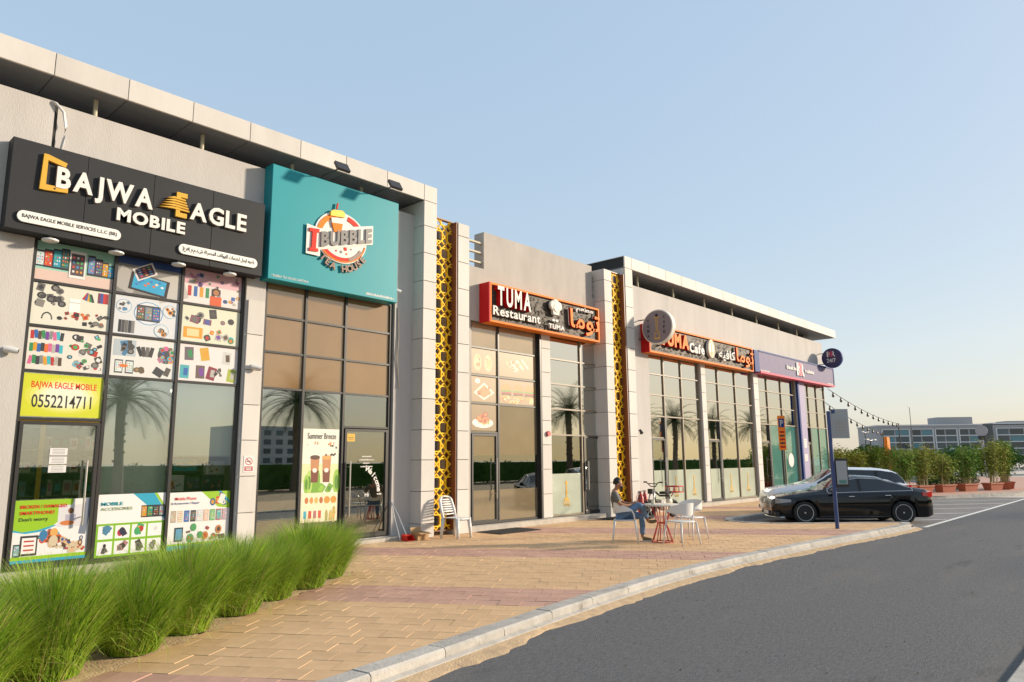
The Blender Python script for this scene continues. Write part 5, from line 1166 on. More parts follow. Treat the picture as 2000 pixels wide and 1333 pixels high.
for j in range(m_+1):
    th = R(8+j*10.2)
    for k in range(n):
        ph_ = 2*math.pi*k/n; x, y, z = .100*math.sin(th)*math.cos(ph_), .083*math.sin(th)*math.sin(ph_), .118*math.cos(th)
        if x > .045 and z < .05: x = .045; 
        rr_ = 1+.05*noise.noise(Vector((x*40, y*40, z*40))); vs.append((-.135+x*rr_, y*rr_, 1.215+z*rr_))
hm.add(vs, [(j*n+k, j*n+(k+1) % n, (j+1)*n+(k+1) % n, (j+1)*n+k) for j in range(m_) for k in range(n)]+[tuple(range(n))]); hm.build('hair', 'hair', pr, local=True, smooth=True)
bdm = MB().lathe([(.02, -.03), (.045, -.02), (.05, .012), (.042, .03)], (-.065, 0, 1.118), 'z', 14); bdm.build('beard', 'hair', pr, local=True, smooth=True)
fe = MB()
for sg in (-1, 1): fe.lathe([(.006, -.004), (.010, 0), (.006, .004)], (-.045, sg*.03, 1.195), 'x', 8)
fe.build('eyes', 'dark', pr, local=True)
ea = MB()
for sg in (-1, 1): ea.lathe([(.012, -.008), (.022, 0), (.012, .008)], (-.125, sg*.086, 1.178), 'y', 10)
ea.build('ears', 'skin', pr, local=True, smooth=True)
pc = thing('phone', (12.75, 8.25, .80), 'dark phone held by the seated person', 'phone', rz=math.atan2(-.84, .54)); MB().box(.0, .012, -.035, .035, 0, .14).build('phone_body', 'dark', pc, local=True); pc.location = (12.55+.285*.54+.03*.84*-1+.02, 8.46-.285*.84, .79)
# ---------------------------------------------------------------- small motorbike with red rack
mk = thing('mini_motorbike', (18.25, 11.05, 0), 'small black motorbike with red tubular rear rack behind the table', 'motorbike', rz=R(172))
def wheel(x, r, wd, nm):
    wb = MB(); pts = []
    pr_ = [(r-.09, -wd*.3), (r-.06, -wd*.5), (r-.015, -wd*.42), (r, 0), (r-.015, wd*.42), (r-.06, wd*.5), (r-.09, wd*.3), (r-.09, -wd*.3)]
    wb.lathe(pr_, (x, 0, r), 'y', 24); o = wb.build('wheel', 'tyre', mk, local=True, smooth=True)
    s = MB(); s.lathe([(.04, -.05), (.04, .05)], (x, 0, r), 'y', 12)
    for k in range(6): a = math.pi*k/3; s.tube([(x+.03*math.cos(a), 0, r+.03*math.sin(a)), (x+(r-.08)*math.cos(a), 0, r+(r-.08)*math.sin(a))], .012, 6)
    s.build('rim', 'alu', o, local=True)
wheel(.52, .25, .11, 'f'); wheel(-.50, .25, .13, 'r')
m = MB()
for sg in (-1, 1): m.tube([(.52, sg*.085, .25), (.42, sg*.085, .56), (.34, sg*.06, .80)], .02, 8)
m.tube([(.36, -.07, .72), (.36, .07, .72)], .02, 8); m.build('fork', 'alu', mk, local=True, smooth=True)
m = MB(); m.tube([(.33, -.34, 1.0), (.36, -.20, .99), (.33, -.08, .88), (.33, .08, .88), (.36, .20, .99), (.33, .34, 1.0)], .014, 8); m.tube([(.35, -.16, .96), (.35, .16, .96)], .012, 8); m.build('handlebar', 'bike_black', mk, local=True, smooth=True)
m = MB()
for sg in (-1, 1): m.tube([(.33, sg*.34, 1.0), (.32, sg*.23, 1.0)], .02, 8)
m.build('grips', 'black_rubber', mk, local=True)
m = MB(); m.tube([(.34, 0, .78), (.05, 0, .62), (-.35, 0, .60)], .03, 8); m.tube([(.34, 0, .72), (.15, 0, .30), (-.2, 0, .26), (-.5, 0, .25)], .024, 8); m.tube([(-.35, 0, .6), (-.5, 0, .25)], .02, 8); m.build('frame', 'bike_black', mk, local=True, smooth=True)
m = MB(); m.lathe([(.10, -.10), (.13, -.07), (.13, .07), (.10, .10)], (-.02, 0, .33), 'y', 14); m.box(-.1, .1, -.09, .09, .36, .52); m.build('engine', 'alu', mk, local=True, smooth=True, flat_angle=40)
for x, z, r_ in ((-.04, .32, .10), (-.26, .44, .085)): MB().lathe([(r_*.6, -.15), (r_, -.13), (r_, .13), (r_*.6, .15)], (x, 0, z), 'y', 16).build('pale_cover', 'cream_plastic', mk, local=True, smooth=True, flat_angle=40)
st = MB(); vs = []
for k in range(9):
    x = .0-.4*k/8; wv = .06+.07*math.sin(math.pi*min(1, k/6)); vs += [(x, -wv, .66), (x, -wv*.8, .73), (x, wv*.8, .73), (x, wv, .66)]
st.add(vs, [(4*k+i, 4*k+(i+1) % 4, 4*k+4+(i+1) % 4, 4*k+4+i) for k in range(8) for i in range(4)]+[(3, 2, 1, 0), (32, 33, 34, 35)]); st.build('seat', 'black_rubber', mk, local=True, smooth=True)
m = MB()
for z in (.70, .86):
    m.tube([(-.42, -.17, z), (-.80, -.17, z), (-.80, .17, z), (-.42, .17, z), (-.42, -.17, z)], .016, 8)
for x, y in ((-.42, -.17), (-.8, -.17), (-.8, .17), (-.42, .17), (-.61, -.17), (-.61, .17)): m.tube([(x, y, .70), (x, y, .86)], .014, 8)
for y in (-.1, 0, .1): m.tube([(-.42, y, .70), (-.80, y, .70)], .012, 6)
m.tube([(-.42, -.12, .70), (-.35, -.08, .58)], .014, 6); m.tube([(-.42, .12, .70), (-.35, .08, .58)], .014, 6); m.build('rack', 'red_metal', mk, local=True, smooth=True)
m = MB(); m.box(.38, .48, -.08, .08, .68, .82); m.build('front_plate', 'bike_black', mk, local=True)
m = MB()
for k in range(8):
    a = R(20+k*20); m.box(.52-.27*math.cos(a)-.03, .52-.27*math.cos(a)+.03, -.06, .06, .25+.27*math.sin(a)-.012, .25+.27*math.sin(a)+.012)
m.build('mudguard', 'bike_black', mk, local=True)
# ---------------------------------------------------------------- things on the ground
def door_mat(x0, x1, y0, y1, label):
    t = thing('door_mat', ((x0+x1)/2, (y0+y1)/2, 0), label, 'mat', 'black door mats'); m = MB(); m.box(x0, x1, y0, y1, .002, .012)
    n = 16; k = 11
    for i in range(n): xx = x0+(x1-x0)*(i+.2)/n; m.box(xx, xx+(x1-x0)/n*.55, y0+.01, y1-.01, .012, .02)
    for j in range(k): yy = y0+(y1-y0)*(j+.2)/k; m.box(x0+.01, x1-.01, yy, yy+(y1-y0)/k*.5, .0125, .0185)
    m.build('mat_grid', 'mat_rubber', t)
door_mat(12.05, 13.45, 11.45, 12.25, 'black rubber mat before the restaurant glass door'); door_mat(16.7, 17.9, 11.55, 12.25, 'black rubber mat before the right hand restaurant door')
bx = thing('cardboard_box', (10.22, 12.1, 0), 'small open brown carton beside the column', 'carton')
m = MB(); m.box(10.07, 10.37, 11.98, 12.22, .002, .012); m.box(10.07, 10.08, 11.98, 12.22, .012, .16); m.box(10.36, 10.37, 11.98, 12.22, .012, .16); m.box(10.08, 10.36, 11.98, 11.99, .012, .16); m.box(10.08, 10.36, 12.21, 12.22, .012, .16); m.build('carton_body', 'cardboard', bx)
m = MB(); m.add([(10.08, 11.98, .16), (10.36, 11.98, .16), (10.37, 11.88, .13), (10.07, 11.88, .13)], [(0, 1, 2, 3)]); m.build('carton_flap', 'cardboard', bx); m = MB(); m.add([(10.08, 12.22, .16), (10.36, 12.22, .16), (10.36, 12.25, .25), (10.08, 12.25, .25)], [(0, 1, 2, 3)]); m.build('carton_flap', 'cardboard', bx)
dp = thing('dustpan', (9.93, 12.15, 0), 'red long handled dustpan leaning on the wall near the carton', 'dustpan')
m = MB(); m.add([(9.82, 12.0, .01), (10.02, 12.0, .01), (10.02, 12.22, .01), (9.82, 12.22, .01), (9.84, 12.06, .10), (10.0, 12.06, .12), (10.02, 12.22, .13), (9.82, 12.22, .13)], [(0, 3, 2, 1), (0, 4, 7, 3), (1, 2, 6, 5), (2, 3, 7, 6), (4, 5, 6, 7)]); m.build('pan', 'red_letter', dp)
MB().tube([(9.92, 12.18, .12), (9.88, 12.40, .50), (9.84, 12.585, .78)], .011, 8).build('handle', 'alu', dp); MB().tube([(9.74, 12.15, .02), (9.79, 12.40, .42), (9.83, 12.585, .76)], .010, 8).build('broom_stick', 'alu', dp)
# ---------------------------------------------------------------- cars
def interp(tab, x):
    for (a, va), (b, vb) in zip(tab, tab[1:]):
        if a >= x >= b or a <= x <= b:
            t = (x-a)/(b-a) if b != a else 0; t2 = t*t*(3-2*t)*.45+t*.55; return va+(vb-va)*t2
    return tab[0][1] if abs(x-tab[0][0]) < abs(x-tab[-1][0]) else tab[-1][1]
def car(name, loc, rz, label, paint, L, H, top, belt, halfw, axle, wr, ws0, ws1, rw0, rw1, roofw, bpil, tailz, wagon=False):
    t = thing(name, loc, label, 'car', 'cars parked in the bays', rz=rz)
    xs = []; n = 96
    for i in range(n+1): xs.append(L/2-L*i/n)
    xs = sorted(set(xs+[ws0, ws1, rw0, rw1, bpil+.05, bpil-.05]), reverse=True); n = len(xs)-1
    secs = []
    for x in xs:
        zt, zb_, w = interp(top, x), interp(belt, x), interp(halfw, x); zt = max(zt, zb_+.004); bot = .20
        e = max(0, (abs(x)-L/2+.25)/.25); bot += .07*e
        for ax in axle:
            d = abs(x-ax)
            if d < wr+.05: bot = max(bot, wr+math.sqrt(max(0, (wr+.05)**2-d*d))-.0)
        cab = max(0, min(1, (zt-zb_-.06)/.30)); z2 = max(.52, bot+.03); zs = zb_-.10
        z2 = min(z2, zs-.02); z15 = min(max(.36, bot+.015), z2-.01); b_ = min(bot, z15-.008)
        pts = [(w*.86, b_), (w*.965, b_+.004), (w*.985, z15), (w, z2), (w*.992, zs), (w*.965, zb_-.03), (w*.93, zb_)]
        ry = w*.86+(roofw-w*.86)*cab; zr = zt-(.025+.045*cab)
        pts += [(w*.90+(ry-w*.90)*.04, zb_+.012+.0*cab), (ry+.01, max(zr-.012, zb_+.014)), (ry*.93, max(zr+.018, zb_+.016)), (ry*.55, zt-.008+.004), (0, zt+.004)]
        secs.append(pts)
    m = len(secs[0]); parts = {}
    def put(k, f): parts.setdefault(k, []).append(f)
    V = []
    for sg in (1, -1):
        for i, x in enumerate(xs):
            for (y, z) in secs[i]: V.append((x, sg*y, z))
    off = (n+1)*m
    for s, o in ((1, 0), (-1, off)):
        for i in range(n):
            xm = (xs[i]+xs[i+1])/2; zt, zb_ = interp(top, xm), interp(belt, xm)
            for j in range(m-1):
                f = (o+i*m+j, o+(i+1)*m+j, o+(i+1)*m+j+1, o+i*m+j+1)
                if s < 0: f = f[::-1]
                k = 'body'
                if j == 7 and zt-zb_ > .15 and ws1-.25 > -9 and rw1-.02 < xm < ws0-.18:
                    k = 'pillar' if abs(xm-bpil) < .05 else ('side_window_front' if xm > bpil else 'side_window_rear')
                    if wagon and abs(xm-(bpil-.95)) < .04: k = 'pillarb'
                if j >= 9 and ws1 < xm < ws0: k = 'windshield'
                if j >= 9 and rw1 < xm < rw0: k = 'rear_window'
                put(k+('' if k in ('body', 'windshield', 'rear_window') else ('_l' if s > 0 else '_r')), f)
    # nose and tail caps
    for i, rev in ((0, False), (n, True)):
        ring = [i*m+j for j in range(m)]+[off+i*m+j for j in range(m-2, -1, -1)]
        put('body', tuple(ring if rev else ring[::-1]))
    names = {'body': ('body', paint), 'windshield': ('windshield', 'windshield'), 'rear_window': ('rear_window', 'car_glass')}
    for k, fs in parts.items():
        used = sorted({v for f in fs for v in f}); mp = {v: q for q, v in enumerate(used)}
        nm, mt = names.get(k, ('side_window' if 'window' in k else 'window_pillar', 'car_glass' if 'window' in k else 'dark'))
        MB().add([V[v] for v in used], [tuple(mp[v] for v in f) for f in fs]).build(nm, mt, t, smooth=True, local=True, flat_angle=48)
    MB().box(-L/2+.25, L/2-.25, -.70, .70, .19, .62).build('underbody', 'dark', t, local=True)
    # chrome line round the side windows
    for sg in (1, -1):
        lo, hi = [], []
        for i, x in enumerate(xs):
            if rw1-.02 < x < ws0-.16 and secs[i][8][1]-secs[i][7][1] > .02: lo.append((x, sg*(secs[i][7][0]+.006), secs[i][7][1])); hi.append((x, sg*(secs[i][8][0]+.006), secs[i][8][1]))
        c = MB(); c.tube(lo, .009, 6); c.tube([lo[0]]+hi+[lo[-1]], .009, 6); c.build('window_trim', 'chrome', t, local=True, smooth=True)
    # wheels
    for ax in axle:
        for sg in (1, -1):
            y = sg*(interp(halfw, ax)-.12); W = MB()
            W.lathe([(wr*.70, -.10), (wr*.93, -.11), (wr, -.085), (wr, .085), (wr*.93, .11), (wr*.70, .10)], (ax, y, wr), 'y', 36); wo_ = W.build('wheel', 'tyre', t, local=True, smooth=True, flat_angle=50)
            rm = MB(); rm.lathe([(wr*.66, sg*.02), (wr*.735, sg*.106), (wr*.71, sg*.112), (wr*.66, sg*.09)][::1], (ax, y, wr), 'y', 36); rm.build('rim_lip', 'alu', wo_, local=True, smooth=True)
            sp = MB(); sp.lathe([(.05, sg*.05), (.05, sg*.10)], (ax, y, wr), 'y', 14); sp.lathe([(wr*.69, sg*.0), (wr*.69, sg*.03)], (ax, y, wr), 'y', 30)
            for k in range(10):
                a = 2*math.pi*k/10; ca, sa = math.cos(a), math.sin(a); pa = (-sa*.016, ca*.016)
                p0, p1 = (.04, .69*wr)
                vs = []
                for r_, wd_ in ((p0, 1.3), (p1, .9)):
                    for d in (-1, 1):
                        for yy in (.06, .092): vs.append((ax+r_*ca+pa[0]*d*wd_, y+sg*yy, wr+r_*sa+pa[1]*d*wd_))
                sp.add(vs, [(0, 1, 3, 2), (4, 6, 7, 5), (0, 4, 5, 1), (2, 3, 7, 6), (1, 5, 7, 3), (0, 2, 6, 4)])
            sp.build('rim_spokes', 'rim_dark', wo_, local=True)
            MB().lathe([(.03, sg*.1), (.025, sg*.106)], (ax, y, wr), 'y', 12).build('hub_cap', 'alu', wo_, local=True)
    fx, rx = L/2, -L/2
    def patch(nm, mt, u0, u1, z0, z1, end, sg, depth=.02, nn=8, taper=0):     # patch hugging the corner of the plan outline
        vs = []; front = end > 0
        for i in range(nn+1):
            x = u0+(u1-u0)*i/nn; w_ = interp(halfw, x); tt = i/nn
            za, zb2 = z0+(z1-z0)*taper*tt*.5, z1-(z1-z0)*taper*tt*.3
            vs += [(x+end*.012, sg*(w_+depth*.6), za), (x+end*.012, sg*(w_*.99+depth*.6), zb2), (x-end*.05, sg*(w_-.10), za), (x-end*.05, sg*(w_-.12), zb2)]
        MB().add(vs, [(4*i, 4*i+4, 4*i+5, 4*i+1) for i in range(nn)]+[(4*i+1, 4*i+5, 4*i+7, 4*i+3) for i in range(nn)]+[(4*i, 4*i+2, 4*i+6, 4*i+4) for i in range(nn)]+[(0, 1, 3, 2), (4*nn, 4*nn+2, 4*nn+3, 4*nn+1)]).build(nm, mt, t, local=True, smooth=True, flat_angle=40)
    for sg in (1, -1):
        patch('headlight', 'lamp_glass', fx-.09, fx-.52, .60, .76, 1, sg, taper=.7); patch('tail_light', 'tail_red', rx+.06, rx+.38, tailz-.10, tailz+.07, -1, sg, taper=.5)
        zb_ = interp(belt, ws0-.25); w_ = interp(halfw, ws0-.25); mr_ = MB()
        mr_.tube([(ws0-.32, sg*(w_*.92), zb_+.02), (ws0-.30, sg*(w_+.04), zb_+.05)], .02, 8); mr_.lathe([(.02, -.09), (.07, -.06), (.075, .04), (.05, .08)], (ws0-.30, sg*(w_+.11), zb_+.09), 'y', 14); mr_.build('wing_mirror', paint, t, local=True, smooth=True, flat_angle=50)
        for x in (bpil+.30, bpil-.75):
            z = interp(belt, x)-.11; w2 = interp(halfw, x); MB().tube([(x+.10, sg*(w2*.985), z), (x+.06, sg*(w2+.022), z+.004), (x-.06, sg*(w2+.022), z+.004), (x-.10, sg*(w2*.985), z)], .012, 8).build('door_handle', paint if wagon else 'chrome', t, local=True, smooth=True)
        g = MB()
        for x in (ws0-.22, bpil, bpil-1.02):
            for z0_, z1_ in ((.30, .55), (.55, interp(belt, x)-.10)): w2 = interp(halfw, x); g.box(x-.004, x+.004, sg*w2*.99-.004, sg*w2*.99+.0075*1, z0_, z1_)
        g.build('door_gap', 'dark', t, local=True)
        sk = MB(); sk.tube([(axle[0]-wr-.08, sg*(interp(halfw, 0)*.975), .22), (axle[1]+wr+.08, sg*(interp(halfw, 0)*.975), .22)], .035, 8); sk.build('side_skirt', paint, t, local=True, smooth=True)
    w0 = interp(halfw, fx); t.scale = (.9, .9, .9)
    gr = MB(); gr.prism([(-.42, .40), (.42, .40), (.46, .52), (.40, .68), (-.40, .68), (-.46, .52)], 0, .05)
    gr.v = [(fx+.0+.012-.10*(v[0]/.46)**2+.012*(1 if v[1] == 0 else -1), v[0], v[2]) for v in gr.v]; gr.build('grille', 'dark', t, local=True)
    bars = MB()
    for k in range(13): y = -.38+.76*k/12; bars.box(fx+.03-.10*(y/.46)**2, fx+.045-.10*(y/.46)**2, y-.006, y+.006, .42, .665)
    bars.build('grille_bars', 'chrome', t, local=True)
    lp = MB(); lp.box(fx+.03, fx+.042, -.26, .26, .27, .37); lp.build('number_plate', 'plate', t, local=True)
    ik = MB()
    for sg in (1, -1): ik.box(fx-.16, fx-.03, sg*.72-.12, sg*.72+.12, .25, .36)
    ik.build('air_intake', 'dark', t, local=True)
    sp_ = MB(); pts = [(fx-.30, -.84, .20), (fx-.08, -.66, .20), (fx+.02, -.3, .195), (fx+.02, .3, .195), (fx-.08, .66, .20), (fx-.30, .84, .20)]; sp_.tube(pts, .018, 8); sp_.build('front_lip', 'chrome', t, local=True, smooth=True)
    return t
SED = dict(L=4.70, H=1.43, top=[(2.35, .60), (2.31, .70), (2.15, .80), (1.7, .89), (1.02, .985), (.9, 1.02), (.18, 1.37), (-.25, 1.43), (-.8, 1.40), (-1.2, 1.29), (-1.78, 1.07), (-2.1, 1.03), (-2.28, .97), (-2.35, .72)],
    belt=[(2.35, .58), (2.2, .70), (1.7, .80), (1.0, .89), (0, .925), (-1.2, .955), (-1.8, .97), (-2.15, .93), (-2.35, .70)], halfw=[(2.35, .52), (2.28, .68), (2.1, .80), (1.7, .88), (1.0, .905), (-1.0, .905), (-1.7, .885), (-2.1, .82), (-2.28, .72), (-2.35, .60)])
car('black_car', (21.5, 7.12, -.13), R(127), 'glossy black saloon car parked nearest with black spoked wheels', 'car_black', axle=(1.45, -1.39), wr=.335, ws0=.93, ws1=.16, rw0=-1.0, rw1=-1.72, roofw=.60, bpil=-.22, tailz=.88, **SED)
WAG = dict(L=4.66, H=1.64, top=[(2.33, .72), (2.28, .84), (2.1, .95), (1.6, 1.04), (1.0, 1.12), (.86, 1.16), (.1, 1.57), (-.4, 1.645), (-1.3, 1.62), (-1.75, 1.56), (-1.9, 1.50), (-2.2, 1.12), (-2.3, 1.0), (-2.33, .8)],
    belt=[(2.33, .70), (2.15, .85), (1.6, .95), (1.0, 1.03), (0, 1.06), (-1.2, 1.09), (-1.9, 1.12), (-2.2, 1.05), (-2.33, .78)], halfw=[(2.33, .56), (2.26, .72), (2.05, .84), (1.6, .91), (1.0, .94), (-1.0, .94), (-1.7, .92), (-2.1, .85), (-2.26, .78), (-2.33, .66)])
car('white_car', (23.4, 8.08, -.13), R(127), 'white estate car parked behind the black saloon', 'car_white', axle=(1.43, -1.42), wr=.36, ws0=.90, ws1=.10, rw0=-1.9, rw1=-2.2, roofw=.64, bpil=-.25, tailz=1.0, wagon=True, **WAG)
# ---------------------------------------------------------------- street poles
bp = thing('stop_pole', (17.92, 6.14, 0), 'dark blue pole with grey timetable plates at the paving corner', 'pole')
MB().tube([(17.92, 6.14, 0), (17.92, 6.14, 2.75)], .045, 14).build('post', 'pole_blue', bp, smooth=True, flat_angle=40)
ux, uy = .677, -.736
def plate(x, y, d0, d1, z0, z1, m, nm, parent, th=.02, edge=None):
    mb = MB(); a, b = (x+ux*d0, y+uy*d0), (x+ux*d1, y+uy*d1); nx, ny = .736*th, .677*th
    mb.add([(a[0], a[1], z0), (b[0], b[1], z0), (b[0], b[1], z1), (a[0], a[1], z1), (a[0]+nx, a[1]+ny, z0), (b[0]+nx, b[1]+ny, z0), (b[0]+nx, b[1]+ny, z1), (a[0]+nx, a[1]+ny, z1)], [(0, 1, 2, 3), (7, 6, 5, 4), (0, 4, 5, 1), (1, 5, 6, 2), (2, 6, 7, 3), (3, 7, 4, 0)])
    return mb.build(nm, m, parent)
plate(17.92, 6.14, .06, .47, 2.10, 2.80, 'sign_grey', 'sign_plate', bp); plate(17.91, 6.13, .07, .15, 2.70, 2.78, 'pole_blue', 'route_badge', bp, .008)
pf = plate(17.92, 6.14, .05, .36, .95, 1.62, 'frame', 'timetable_case', bp, .05); plate(17.91, 6.13, .08, .33, 1.02, 1.57, 'sign_grey', 'timetable', bp, .004); plate(17.906, 6.126, .12, .30, 1.04, 1.12, 'teal_film', 'timetable_print', bp, .003)
for k in range(6): plate(17.913, 6.132, .14, .42, 2.18+.07*k, 2.20+.07*k, 'concrete', 'text_line', bp, .003)
pp = thing('parking_sign', (25.2, 10.3, 0), 'orange parking tariff sign on a slim grey post by the parking bays', 'sign')
MB().tube([(25.2, 10.3, 0), (25.2, 10.3, 3.1)], .035, 12).build('post', 'frame', pp, smooth=True, flat_angle=40)
px0 = (25.17, 10.26)
plate(px0[0], px0[1], -.12, .13, 1.92, 3.12, 'orange_sign', 'sign_plate', pp, .015); plate(px0[0]-.004, px0[1]-.004, -.09, .10, 2.72, 3.02, 'br_blue', 'parking_panel', pp, .004)
vs, fs = text_mesh('P', .1, .03); a, b = min(v[0] for v in vs), max(v[0] for v in vs)
MB().add([(px0[0]-.008+ux*(-.05+.11*(v[0]-a)/(b-a)), px0[1]-.008+uy*(-.05+.11*(v[0]-a)/(b-a)), 2.76+.22*v[1]/.73) for v in vs], fs).build('letter', 'white_letter', pp)
for k in range(5): plate(px0[0]-.004, px0[1]-.004, -.08, .09, 2.0+.13*k, 2.06+.13*k, 'frame' if k % 2 else 'red_side', 'text_line', pp, .003)
# ---------------------------------------------------------------- planters, hedges, trees, far buildings
def leaf_cloud(mb, c, rad, n, size, r, squash=(1, 1, 1), lo=0.0):
    for k in range(n):
        while True:
            d = Vector((r.uniform(-1, 1), r.uniform(-1, 1), r.uniform(-1, 1)))
            if lo < d.length < 1: break
        p = Vector(c)+Vector((d.x*rad*squash[0], d.y*rad*squash[1], d.z*rad*squash[2])); s = size*r.uniform(.6, 1.4)
        a = Vector((r.gauss(0, 1), r.gauss(0, 1), r.gauss(0, .6))).normalized(); b = a.orthogonal().normalized(); t = r.uniform(0, 6.3); b = b*math.cos(t)+a.cross(b)*math.sin(t)
        mb.add([p-a*s, p+b*s*.32, p+a*s, p-b*s*.32], [(0, 1, 2, 3)])
def bamboo(seed, h, spread, n_c=14, leaves=1500, m='leaf_b'):
    r = random.Random(seed); c = MB(); l = MB()
    for k in range(n_c):
        a = r.uniform(0, 6.3); q = r.uniform(.03, .17); x, y = q*math.cos(a)*1.6, q*math.sin(a)*.6; tx, ty = x+r.gauss(0, spread*.5), y+r.gauss(0, spread*.4); hh = h*r.uniform(.75, 1.05)
        c.tube([(x, y, .25), ((x*2+tx)/3, (y*2+ty)/3, hh*.5), (tx, ty, hh)], [.013, .011, .005], 5)
        for j in range(leaves//n_c):
            t = r.uniform(.15, 1.02)**.7; p = Vector((x+(tx-x)*t*t, y+(ty-y)*t*t, .25+(hh-.25)*t)); p += Vector((r.gauss(0, .13), r.gauss(0, .13), r.gauss(0, .07))); s = r.uniform(.07, .15); d = Vector((r.gauss(0, 1), r.gauss(0, 1), -.5)).normalized(); b = d.orthogonal().normalized()*s*.2
            l.add([p, p+d*s*.5+b, p+d*s, p+d*s*.5-b], [(0, 1, 2, 3)])
    return c.mesh('canes', 'cane'), l.mesh('foliage', m)
BAM = [bamboo(s, h, sp, m=mm) for s, h, sp, mm in ((1, 2.2, .3, 'leaf_a'), (2, 2.35, .34, 'leaf_b'), (3, 2.1, .3, 'leaf_b'))]
def planter_mesh():
    m = MB(); out = []
    for z, a, b in ((0, .42, .17), (.30, .50, .22), (.30, .53, .25), (.36, .53, .25), (.36, .48, .20), (.28, .47, .19)): out.append([(-a, -b, z), (a, -b, z), (a, b, z), (-a, b, z)])
    vs = [p for q in out for p in q]; m.add(vs, [(4*i+k, 4*i+(k+1) % 4, 4*i+4+(k+1) % 4, 4*i+4+k) for i in range(5) for k in range(4)]+[(3, 2, 1, 0), (20, 21, 22, 23)]); return m.mesh('trough', 'terracotta')
PLM = planter_mesh(); ORD = ['first', 'second', 'third', 'fourth', 'fifth', 'sixth', 'seventh', 'eighth', 'ninth']
pls = [(36.0, 9.3), (37.4, 8.9), (39.1, 8.35), (40.75, 7.75), (42.5, 7.0), (43.9, 6.75), (44.9, 6.75)]
for i, (x, y) in enumerate(pls):
    t = thing('planter', (x, y, 0), ORD[i]+' terracotta trough with bamboo from the parked cars outward', 'planter', 'terracotta planters along the island', rz=R(-22) if i < 5 else R(20))
    c, l = BAM[i % 3]; link('trough', PLM, t); a = link('canes', c, t); b = link('foliage', l, t)
    s = 1.0 if i < 4 else 1.22
    a.scale = b.scale = (1.35, 1.3, s*(.93+.06*math.sin(i*2.6)))
for i, (x, y, s) in enumerate(((37.3, 12.6, .95), (38.9, 12.2, 1.0), (40.4, 11.8, 1.02), (42.0, 11.6, .98), (43.5, 11.2, 1.0), (45.0, 10.8, .95), (46.6, 10.4, .95), (39.6, 13.4, 1.0), (41.4, 13.0, .96))):
    t = thing('bamboo_shrub', (x, y, 0), ORD[i]+' bamboo shrub of the row behind the planters, from the shop end', 'shrub', 'bamboo row behind the planters', rz=i*1.3)
    c, l = BAM[(i+1) % 3]; link('canes', c, t); b = link('foliage', l, t); t.scale = (1.3, 1.3, s)
r = random.Random(3)
for i, (x, y) in enumerate(((40.6, 9.5), (41.8, 9.1), (43.0, 8.7), (44.4, 8.3))):
    h = MB(); leaf_cloud(h, (0, 0, .42), .62, 1500, .05, r, (1, .7, .72)); o = h.build('clipped_bush', 'leaf_dark'); o.location = (x, y, 0); tag(o, ORD[i]+' clipped dark green bush behind the planters', 'bush', 'clipped bushes behind the planters')
def tree(x, y, h, w_, seed, m, label, group, n=2600, size=.16):
    r = random.Random(seed); t = thing('tree', (x, y, -.16), label, 'tree', group); tr = MB(); tr.tube([(0, 0, 0), (r.gauss(0, .1), r.gauss(0, .1), h*.35), (r.gauss(0, .2), r.gauss(0, .2), h*.7)], [.02*h+.04, .016*h+.03, .02], 8)
    cl = MB(); cs = []
    for k in range(9):
        a = r.uniform(0, 6.3); q = r.uniform(.1, .62)*w_; c = (q*math.cos(a), q*math.sin(a), h*r.uniform(.42, .86)); cs.append(c); tr.tube([(0, 0, h*.3), (c[0]*.5, c[1]*.5, (h*.3+c[2])/2), c], [.02+.008*h, .015+.004*h, .012], 6)
    for c in cs: leaf_cloud(cl, c, w_*r.uniform(.34, .52), n//9, size, r, (1, 1, .75))
    tr.build('trunk', 'bark', t, local=True, smooth=True); cl.build('crown', m, t, local=True); return t
TG = 'trees and shrubs beyond the car park'
tl = [(58, 24.5, 3.3, 1.8, 'leaf_a'), (61, 22.5, 3.6, 2.2, 'leaf_dark'), (64, 21.0, 3.4, 2.0, 'leaf_a'), (60, 18.5, 2.4, 1.6, 'leaf_b'), (70, 20.5, 4.6, 2.4, 'leaf_dark'), (72, 18.4, 4.2, 2.3, 'leaf_a'), (66, 15.5, 3.2, 2.2, 'leaf_a'), (75, 15.4, 5.0, 2.2, 'leaf_dark'), (78, 13.6, 4.0, 2.5, 'leaf_a'), (84, 12.4, 4.6, 2.4, 'leaf_dark'), (88, 10.2, 4.4, 2.6, 'leaf_a'), (92, 7.6, 4.0, 2.4, 'leaf_b'), (56, 17.0, 1.9, 1.5, 'leaf_b'), (62, 14.2, 2.0, 1.6, 'leaf_b')]
for i, (x, y, h, w_, m) in enumerate(tl):
    tree(x, y, h*.56, w_*1.1, 20+i, m, {'leaf_a': 'mid green', 'leaf_dark': 'dark green', 'leaf_b': 'yellow green'}[m]+' bushy tree behind the bamboo, number '+['one', 'two', 'three', 'four', 'five', 'six', 'seven', 'eight', 'nine', 'ten', 'eleven', 'twelve', 'thirteen', 'fourteen'][i]+' of the tree line from the shops', TG)
sheet('far_road', [(50, 22), (400, -25), (400, -12), (52, 30)], -.15, 'asphalt_bay')
sheet('far_lawn', [(70, 2.5), (140, -8), (140, 3), (72, 8)], -.10, 'leaf_dark')
tag(MB().box(54, 54.5, 11, 26, -.16, .55).build('low_wall', 'hotel_wall'), 'long low pale wall beyond the bamboo planters', 'wall')
